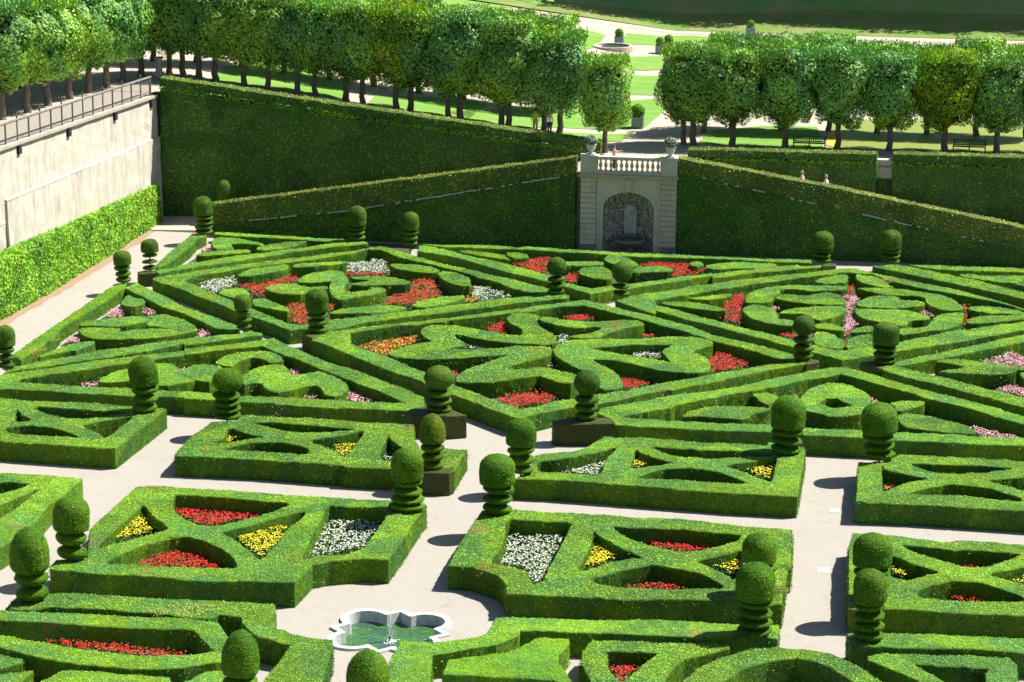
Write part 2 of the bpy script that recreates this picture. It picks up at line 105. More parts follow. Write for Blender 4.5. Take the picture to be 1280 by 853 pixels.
 ('box_hedge', 'motif', 0.75, 'upper right crescent of the round motif at upper right', [(-2.98, 152.46), (-1.45, 152.66), (-0.29, 152.66), (1.05, 152.14), (2.19, 151.51), (3.04, 150.41), (3.49, 148.84), (3.52, 147.92), (2.55, 147.53), (1.62, 148.29), (1.3, 149.46), (1.25, 150.49), (0.67, 151.22), (-0.27, 151.04), (-1.51, 151.15), (-2.4, 152.05)], []),
 ('box_hedge', 'motif', 0.75, 'inner upper leaf in the right half of the round motif', [(-2.73, 148.49), (-2.16, 150.27), (-1.22, 150.78), (-0.29, 150.75), (-0.26, 149.66), (1.06, 149.83), (1.3, 149.05), (1.06, 148.39), (-0.23, 147.74), (-1.63, 147.68), (-2.66, 147.69)], []),
 ('box_hedge', 'motif', 0.75, 'inner lower leaf in the right half of the round motif', [(-2.84, 146.64), (-2.55, 147.18), (0.05, 147.3), (1.07, 146.65), (1.62, 145.88), (1.44, 145.06), (0.3, 144.85), (0.27, 143.68), (-0.27, 143.2), (-1.47, 144.13), (-2.02, 144.42), (-2.6, 145.49)], []),
 ('box_hedge', 'motif', 0.75, 'lower right crescent of the round motif at upper right', [(-0.27, 142.89), (0.72, 143.0), (1.44, 143.63), (1.62, 145.1), (1.99, 146.55), (3.01, 147.42), (3.49, 147.23), (3.45, 145.83), (3.25, 144.24), (2.34, 142.92), (0.91, 141.9), (-0.25, 141.31)], []),
 ('box_hedge', 'motif', 0.75, 'thin band of box left of the big ball topiary in the round motif', [(-2.89, 141.49), (-2.61, 142.49), (-1.63, 143.06), (-1.69, 141.79), (-2.84, 141.2)], []),
 ('box_hedge', 'motif', 0.75, 'lower right point of the round motif behind the big ball topiary', [(-3.08, 138.94), (-2.81, 140.2), (-1.68, 141.23), (-1.62, 138.56), (-2.73, 137.56), (-3.08, 137.57)], []),
 ('box_hedge', 'motif', 0.7, 'upper leaf of box at the right tip of the round motif diamond', [(3.64, 148.47), (3.96, 149.26), (5.18, 149.37), (6.98, 148.69), (7.91, 147.98), (6.95, 147.68), (5.32, 147.58), (4.22, 147.69)], []),
 ('box_hedge', 'motif', 0.7, 'lower leaf of box at the right tip of the round motif diamond', [(3.61, 145.68), (4.2, 146.69), (6.94, 147.56), (7.62, 147.61), (6.92, 146.69), (5.73, 145.88), (3.9, 144.68), (3.63, 144.9)], []),
 ('box_hedge', 'bar', 0.65, 'long bar of box running right from the far right topiary', [(-2.07, 159.06), (-1.38, 159.89), (-0.48, 159.97), (2.12, 158.1), (5.5, 155.37), (7.15, 153.51), (10.06, 150.62), (9.97, 148.86), (7.09, 151.72), (5.45, 153.19), (3.37, 154.79), (1.04, 156.75)], []),
 ('box_hedge', 'bar', 0.6, 'farthest right edge hedge in front of the right ramp hedge', [(0.22, 160.28), (3.63, 160.37), (7.39, 160.57), (10.6, 160.71), (10.53, 159.46), (7.35, 159.45), (4.61, 159.25), (1.13, 159.47)], []),
 ('box_hedge', 'motif', 0.6, 'loose edged leaf of box in the farthest right triangle', [(3.26, 157.99), (4.1, 158.37), (4.58, 157.87), (7.32, 158.53), (8.53, 158.53), (8.39, 155.26), (7.21, 155.39), (6.59, 156.24), (5.14, 156.5), (3.59, 157.23)], []),
 ('box_hedge', 'bar', 0.8, 'thick bar of box rising right from the big ball topiary towards the right edge', [(-0.5, 133.96), (-0.25, 135.03), (2.49, 137.91), (6.77, 142.42), (9.77, 145.25), (9.67, 143.34), (6.71, 140.71), (6.37, 140.32), (1.8, 135.93), (-0.07, 134.21)], []),
 ('box_hedge', 'motif', 0.85, 'notched heart of box beside the pink flowers at the right edge', [(1.83, 135.11), (2.14, 135.79), (3.25, 135.96), (3.84, 135.76), (4.6, 135.45), (5.7, 135.11), (6.51, 134.99), (7.55, 135.05), (7.52, 134.3), (6.49, 134.31), (6.11, 134.31), (5.95, 133.68), (5.06, 133.18), (3.8, 133.05), (2.04, 132.96), (2.0, 133.28), (3.31, 134.2), (3.36, 134.48), (1.96, 135.24)], []),
 ('box_hedge', 'motif', 0.85, 'dark piece of box between the two pink beds at the right edge', [(6.15, 133.55), (6.48, 133.94), (7.51, 134.14), (7.44, 132.48), (6.43, 132.52)], []),
 ('parterre_hedge', 'block', 1.0, 'block of box with curved cross hedges at the left edge behind the tall topiary', [(-45.44, 118.71), (-43.05, 118.63), (-39.72, 118.7), (-37.72, 118.41), (-36.27, 118.29), (-35.95, 118.29), (-36.37, 111.26), (-39.25, 111.4), (-42.15, 111.55), (-42.8, 111.57)], [[(-42.49, 117.15), (-42.38, 117.67), (-40.56, 117.45), (-38.51, 117.5), (-37.45, 117.28), (-38.27, 116.75), (-39.3, 115.9), (-40.43, 115.83), (-41.38, 116.24)], [(-39.22, 114.8), (-38.41, 115.66), (-37.32, 116.72), (-37.12, 116.47), (-37.37, 112.94), (-37.64, 113.27), (-38.56, 114.13)], [(-42.69, 113.46), (-41.89, 114.17), (-40.7, 114.25), (-39.71, 113.73), (-38.52, 112.67), (-39.77, 112.72), (-40.99, 112.77), (-42.14, 112.84)], [(-42.57, 114.72), (-43.27, 117.01), (-42.85, 116.29), (-41.83, 115.15), (-42.14, 114.89)]]),
 ('parterre_hedge', 'block', 1.0, 'block with yellow flowers and an X of curved hedges left of the central path', [(-33.32, 110.66), (-33.43, 111.3), (-33.46, 113.57), (-33.14, 116.42), (-31.99, 116.92), (-32.05, 117.78), (-31.63, 118.03), (-28.85, 117.96), (-26.84, 117.86), (-25.99, 117.68), (-23.35, 117.85), (-22.86, 115.51), (-22.19, 113.74), (-21.03, 114.11), (-20.04, 114.18), (-20.04, 110.76), (-20.24, 110.43), (-21.44, 110.26), (-22.96, 110.36), (-25.15, 110.34), (-25.19, 110.54), (-29.11, 110.78)], [[(-31.22, 116.78), (-30.23, 117.01), (-28.98, 116.82), (-26.15, 116.66), (-25.98, 116.46), (-27.16, 115.88), (-28.54, 115.35), (-29.22, 115.51), (-30.43, 116.21)], [(-32.08, 115.77), (-30.77, 114.75), (-29.94, 114.46), (-30.6, 114.09), (-31.56, 112.97), (-32.13, 113.05), (-31.8, 113.87)], [(-27.75, 114.34), (-26.59, 115.1), (-25.56, 116.34), (-25.39, 115.73), (-25.4, 113.29), (-25.43, 111.7), (-26.16, 112.88), (-27.22, 113.76)], [(-31.41, 112.01), (-31.08, 112.65), (-30.27, 113.42), (-29.02, 113.76), (-28.17, 113.51), (-27.46, 112.99), (-27.18, 111.96), (-28.2, 112.04), (-29.75, 112.04)], [(-24.23, 115.94), (-23.83, 114.92), (-23.1, 113.84), (-23.17, 111.73), (-23.67, 111.76), (-23.93, 112.63)]]),
 ('parterre_hedge', 'block', 1.0, 'block of box with curved notch and white and yellow flowers right of the central path', [(-17.21, 110.03), (-16.67, 111.08), (-16.74, 113.76), (-15.1, 114.85), (-14.4, 115.91), (-13.94, 117.49), (-12.13, 117.55), (-10.65, 117.52), (-9.11, 117.26), (-6.13, 117.32), (-6.1, 117.97), (-4.39, 117.34), (-4.28, 116.96), (-4.3, 109.59), (-7.02, 109.58), (-9.92, 109.77), (-12.46, 109.96), (-15.12, 110.11)], [[(-16.53, 112.88), (-15.3, 113.5), (-14.23, 114.61), (-13.15, 115.74), (-13.16, 115.2), (-13.39, 113.9), (-13.35, 111.23), (-15.2, 111.22), (-16.24, 111.2)], [(-12.22, 115.64), (-11.83, 114.83), (-10.86, 114.23), (-10.15, 113.84), (-11.33, 112.98), (-12.15, 112.32), (-12.18, 112.95)], [(-11.63, 116.15), (-10.54, 116.16), (-8.78, 116.08), (-7.05, 116.19), (-5.68, 116.04), (-5.66, 115.78), (-7.06, 115.31), (-8.51, 114.63), (-9.95, 114.71), (-10.81, 115.2)], [(-11.77, 111.27), (-10.56, 112.69), (-10.22, 112.8), (-9.49, 113.02), (-8.37, 112.89), (-7.35, 112.15), (-6.47, 111.0), (-8.59, 111.11), (-10.05, 111.09), (-11.5, 111.12)], [(-7.92, 113.74), (-7.0, 114.42), (-5.72, 115.38), (-5.54, 115.59), (-5.52, 111.47), (-6.17, 112.04), (-6.82, 112.92)]]),
 ('parterre_hedge', 'block', 1.0, 'block of box with orange flowers at the right edge beyond the cross path', [(-1.7, 109.25), (-1.74, 115.38), (-0.67, 115.7), (0.13, 116.92), (3.11, 117.04), (5.89, 116.89), (7.9, 116.87), (7.51, 109.18), (5.63, 109.3), (1.2, 109.42)], [[(0.58, 115.7), (2.36, 115.81), (4.19, 115.76), (5.47, 115.66), (4.17, 114.84), (2.71, 114.25), (1.62, 114.51), (1.03, 114.98)], [(-0.68, 115.39), (-0.58, 114.31), (0.6, 113.77), (1.58, 113.45), (0.61, 112.78), (-0.45, 111.08), (-0.58, 111.15)], [(0.48, 110.82), (1.26, 111.87), (2.34, 112.67), (3.41, 112.62), (4.48, 112.21), (5.51, 111.37), (5.68, 110.74), (4.44, 110.82), (3.04, 111.04), (1.62, 110.88)], [(4.07, 113.48), (5.81, 114.54), (6.72, 115.08), (6.6, 112.04), (5.74, 112.37), (4.71, 113.1)]]),
 ('parterre_hedge', 'block', 1.0, 'block of box cut off by the left edge below the cross path', [(-40.93, 106.5), (-38.69, 106.85), (-36.43, 106.52), (-36.46, 104.98), (-36.64, 102.44), (-36.46, 100.15), (-36.63, 97.53), (-36.94, 95.7)], [[(-40.27, 105.14), (-39.53, 105.59), (-38.44, 105.4), (-38.76, 104.49), (-39.28, 103.64), (-39.61, 103.34)], [(-37.83, 104.93), (-37.77, 102.74), (-38.16, 100.17), (-38.66, 100.75), (-38.8, 101.93)]]),
 ('parterre_hedge', 'block', 1.05, 'large block of box with red yellow and white flower beds left of the fountain', [(-33.87, 94.6), (-33.9, 95.49), (-32.74, 96.01), (-33.84, 99.7), (-33.61, 105.58), (-32.68, 105.99), (-31.5, 105.96), (-29.24, 105.82), (-26.13, 105.74), (-24.11, 105.71), (-24.1, 105.69), (-22.17, 105.8), (-20.44, 105.46), (-20.27, 105.33), (-20.38, 104.44), (-20.4, 101.66), (-20.5, 97.92), (-21.34, 97.93), (-21.65, 97.87), (-22.75, 97.35), (-23.43, 96.79), (-23.61, 94.5), (-25.49, 94.36), (-28.07, 94.09), (-29.43, 94.23), (-31.62, 94.14), (-33.78, 94.34)], [[(-31.58, 104.45), (-31.57, 104.95), (-28.96, 104.79), (-26.04, 104.59), (-27.23, 102.33), (-28.76, 100.88), (-29.39, 100.88), (-30.46, 101.86), (-31.01, 102.66)], [(-32.58, 103.34), (-31.6, 101.65), (-30.65, 100.38), (-30.5, 100.02), (-31.5, 98.76), (-32.43, 97.29), (-32.73, 97.14), (-32.74, 99.36), (-32.65, 101.8)], [(-31.9, 95.45), (-31.48, 96.7), (-30.92, 98.0), (-30.16, 98.98), (-29.58, 99.3), (-29.21, 99.24), (-28.38, 98.76), (-27.16, 97.58), (-26.48, 96.42), (-26.37, 95.84), (-26.98, 95.67), (-29.49, 95.48), (-30.46, 95.61)], [(-28.34, 100.15), (-27.0, 101.44), (-25.41, 103.63), (-25.23, 102.91), (-25.54, 100.98), (-25.5, 98.85), (-25.64, 97.02), (-26.04, 97.51), (-27.03, 98.89)], [(-24.56, 104.47), (-23.83, 104.48), (-22.77, 104.58), (-21.65, 103.94), (-21.74, 102.07), (-21.79, 99.71), (-21.76, 99.33), (-22.4, 98.19), (-23.21, 97.88), (-24.01, 97.25), (-24.22, 99.29)]]),
 ('parterre_hedge', 'block', 1.05, 'large block of box with white red and yellow flower beds right of the fountain', [(-17.83, 104.06), (-17.78, 104.98), (-16.56, 105.36), (-13.9, 105.41), (-10.93, 105.31), (-9.49, 105.34), (-7.73, 105.11), (-5.99, 104.91), (-4.26, 104.81), (-4.07, 99.75), (-4.2, 99.63), (-4.2, 95.51), (-4.66, 95.37), (-6.05, 95.46), (-10.43, 94.96), (-13.23, 94.83), (-15.06, 94.73), (-15.21, 95.71), (-15.72, 96.78), (-16.93, 97.65), (-17.93, 97.67), (-17.96, 100.23)], [[(-16.57, 104.07), (-15.24, 103.97), (-13.68, 104.1), (-13.71, 102.01), (-13.74, 100.05), (-13.84, 98.3), (-13.84, 96.47), (-14.18, 96.12), (-14.72, 97.49), (-15.31, 97.88), (-16.14, 98.09), (-16.27, 98.47), (-16.17, 100.34), (-16.23, 101.76)], [(-12.63, 103.19), (-12.42, 102.62), (-11.45, 101.39), (-10.67, 100.49), (-10.08, 99.94), (-11.23, 99.47), (-12.08, 98.36), (-12.42, 97.9), (-12.65, 98.15), (-12.57, 99.54), (-12.51, 101.2), (-12.52, 101.58)], [(-11.89, 103.91), (-10.64, 103.92), (-9.36, 104.04), (-7.97, 103.86), (-6.29, 103.73), (-6.53, 102.87), (-7.39, 101.83), (-8.07, 101.27), (-8.86, 101.07), (-9.98, 101.55), (-11.02, 102.38), (-11.68, 103.34)], [(-11.93, 96.93), (-11.46, 97.6), (-10.77, 98.41), (-9.54, 99.23), (-8.52, 98.91), (-7.49, 98.4), (-6.44, 96.93), (-8.29, 96.5), (-10.2, 96.26), (-10.84, 96.24), (-11.65, 96.48)], [(-8.05, 100.1), (-7.05, 100.83), (-6.15, 101.72), (-6.02, 99.9), (-6.23, 97.89), (-6.89, 98.85), (-7.62, 99.71)]]),
 ('parterre_hedge', 'block', 1.05, 'block of box with red flowers and a brown patch at the lower right edge', [(-1.68, 104.84), (0.47, 104.69), (2.15, 104.29), (2.96, 104.64), (5.47, 104.56), (7.28, 104.57), (6.84, 95.78), (5.18, 95.81), (1.31, 95.67), (-0.24, 95.57), (-1.61, 95.47), (-1.81, 103.12)], [[(0.42, 103.66), (2.15, 103.44), (2.48, 103.19), (3.01, 103.39), (5.43, 103.3), (4.91, 102.68), (3.83, 101.27), (2.92, 101.21), (2.01, 101.85), (1.09, 102.61), (0.55, 103.3)], [(-0.1, 102.21), (0.7, 101.38), (2.04, 100.31), (1.3, 99.89), (0.72, 99.1), (-0.05, 99.51)], [(1.05, 97.84), (1.62, 98.67), (2.58, 99.46), (3.54, 99.49), (4.29, 98.95), (5.25, 97.93), (5.23, 97.32), (4.12, 97.21), (2.87, 97.17), (1.12, 97.14)], [(3.81, 100.46), (5.38, 101.7), (6.19, 102.24), (6.07, 99.35), (5.07, 99.65)]]),
 ('box_hedge', 'front', 1.0, 'foreground hedge curving round the left side of the fountain court', [(-34.04, 89.79), (-34.08, 91.16), (-32.49, 91.93), (-29.09, 92.01), (-27.48, 92.04), (-25.98, 92.03), (-23.82, 92.14), (-23.5, 90.67), (-23.15, 89.59), (-22.2, 89.01), (-21.24, 88.89), (-20.75, 88.86), (-20.55, 87.91), (-20.16, 84.54), (-19.77, 82.37), (-22.06, 81.96), (-22.27, 84.37), (-22.16, 87.93), (-22.58, 88.02), (-23.57, 88.48), (-24.12, 89.16), (-24.57, 89.95), (-24.8, 90.62), (-25.66, 90.61), (-25.91, 90.12), (-26.89, 89.98), (-27.86, 90.31), (-29.88, 90.37), (-32.4, 90.32), (-32.97, 89.89)], []),
 ('box_hedge', 'front', 1.0, 'foreground ring of box around a bed of red flowers at lower left', [(-34.68, 89.59), (-31.63, 89.77), (-28.43, 89.85), (-26.88, 89.95), (-25.46, 89.79), (-24.67, 88.28), (-24.48, 86.88), (-24.23, 85.86), (-24.96, 85.41), (-25.46, 85.04), (-25.45, 85.0), (-27.45, 84.64), (-29.4, 84.62), (-31.32, 85.18), (-32.77, 85.75), (-33.41, 86.14)], [[(-34.29, 88.51), (-33.27, 88.55), (-30.61, 88.63), (-28.32, 88.64), (-26.54, 88.78), (-26.17, 88.79), (-25.42, 87.72), (-24.81, 86.83), (-25.14, 86.5), (-25.81, 86.25), (-27.53, 85.88), (-29.48, 86.17), (-30.84, 86.51), (-32.12, 86.74), (-33.28, 87.15), (-33.89, 87.42)]]),
 ('box_hedge', 'front', 0.95, 'foreground tapered slab of box at the bottom edge below the red flower ring', [(-30.22, 82.91), (-29.73, 84.13), (-27.92, 84.18), (-25.75, 84.25), (-25.6, 83.75), (-25.08, 81.55), (-30.04, 80.68)], []),
 ('box_hedge', 'front', 0.95, 'foreground piece of box under the pointed topiary at the bottom edge', [(-25.11, 83.81), (-24.58, 84.93), (-24.03, 85.11), (-23.37, 83.37), (-23.04, 81.91), (-24.93, 81.58)], []),
 ('box_hedge', 'front', 0.95, 'small corner of box at the far left edge near the bottom', [(-32.56, 85.17), (-31.6, 84.93), (-31.5, 84.54), (-32.1, 83.9), (-32.55, 83.79), (-33.06, 85.17)], []),
 ('box_hedge', 'front', 0.95, 'lowest small piece of box in the bottom left corner', [(-32.38, 83.34), (-31.94, 83.47), (-30.83, 83.94), (-30.97, 82.81), (-30.54, 80.6), (-31.32, 80.46)], []),
 ('box_hedge', 'front', 1.0, 'foreground hedge curving round the right side of the fountain court', [(-18.16, 89.01), (-17.03, 89.09), (-15.64, 89.9), (-15.12, 90.46), (-15.06, 91.43), (-15.06, 92.19), (-12.9, 92.49), (-11.35, 92.62), (-7.35, 93.15), (-5.93, 93.1), (-4.17, 93.24), (-4.15, 91.83), (-5.77, 91.68), (-7.52, 91.44), (-10.25, 91.27), (-12.69, 91.04), (-13.91, 90.88), (-13.91, 90.45), (-14.56, 89.34), (-15.65, 88.58), (-16.75, 87.95), (-16.32, 85.22), (-15.99, 83.03), (-17.95, 82.69), (-18.19, 86.36)], []),
 ('box_hedge', 'front', 0.95, 'bright fresh green slab of box in the foreground right of the fountain', [(-16.05, 86.19), (-16.06, 87.64), (-15.31, 88.02), (-14.3, 88.48), (-13.79, 89.12), (-13.2, 90.46), (-11.93, 90.52), (-11.91, 90.04), (-12.14, 88.83), (-11.95, 87.88), (-11.27, 86.23), (-11.01, 85.55), (-11.99, 86.31), (-13.47, 86.33), (-16.0, 86.17)], []),
 ('box_hedge', 'front', 0.95, 'foreground ring of box round a small red flower bed at bottom centre', [(-11.18, 87.97), (-11.29, 89.32), (-11.07, 90.5), (-10.17, 90.61), (-7.46, 90.92), (-5.88, 90.98), (-5.87, 90.57), (-6.93, 89.67), (-7.42, 89.17), (-7.76, 88.33), (-7.96, 86.81), (-7.79, 84.59), (-9.98, 84.21), (-10.7, 86.69)], [[(-10.36, 89.4), (-10.04, 89.53), (-8.44, 89.65), (-8.81, 88.76), (-9.2, 87.43), (-9.51, 86.54), (-10.0, 87.45), (-10.21, 88.22)]]),
 ('box_hedge', 'front', 1.0, 'foreground arch of box closing the end of the right path', [(-7.23, 84.57), (-7.29, 87.01), (-6.87, 88.2), (-6.14, 89.43), (-5.14, 90.47), (-4.09, 90.88), (-2.95, 90.91), (-2.03, 90.49), (-0.93, 89.37), (0.09, 87.81), (0.68, 85.96), (-0.44, 85.76), (-1.18, 87.9), (-1.98, 89.03), (-2.59, 89.65), (-3.32, 89.93), (-4.36, 89.45), (-5.19, 88.54), (-5.9, 87.07), (-6.23, 84.75)], []),
 ('box_hedge', 'front', 1.0, 'foreground straight hedge at the lower right behind the triangular ring', [(-1.58, 92.86), (-0.19, 93.1), (1.62, 93.37), (3.44, 93.45), (5.1, 93.44), (6.73, 93.52), (6.65, 91.89), (5.05, 91.97), (2.81, 91.93), (-0.17, 91.65), (-1.36, 91.53)], []),
 ('box_hedge', 'front', 0.95, 'foreground triangular ring of box at the lower right corner', [(-0.75, 90.68), (-0.16, 91.15), (1.63, 91.27), (4.52, 91.45), (4.75, 90.75), (4.74, 89.89), (4.56, 86.77), (2.47, 86.4), (1.91, 87.06), (1.16, 88.42), (0.81, 88.88), (-0.67, 90.23)], [[(0.98, 90.2), (2.21, 90.14), (3.73, 90.25), (3.6, 89.69), (3.43, 86.57), (3.03, 86.5), (2.09, 88.6)]]),
]
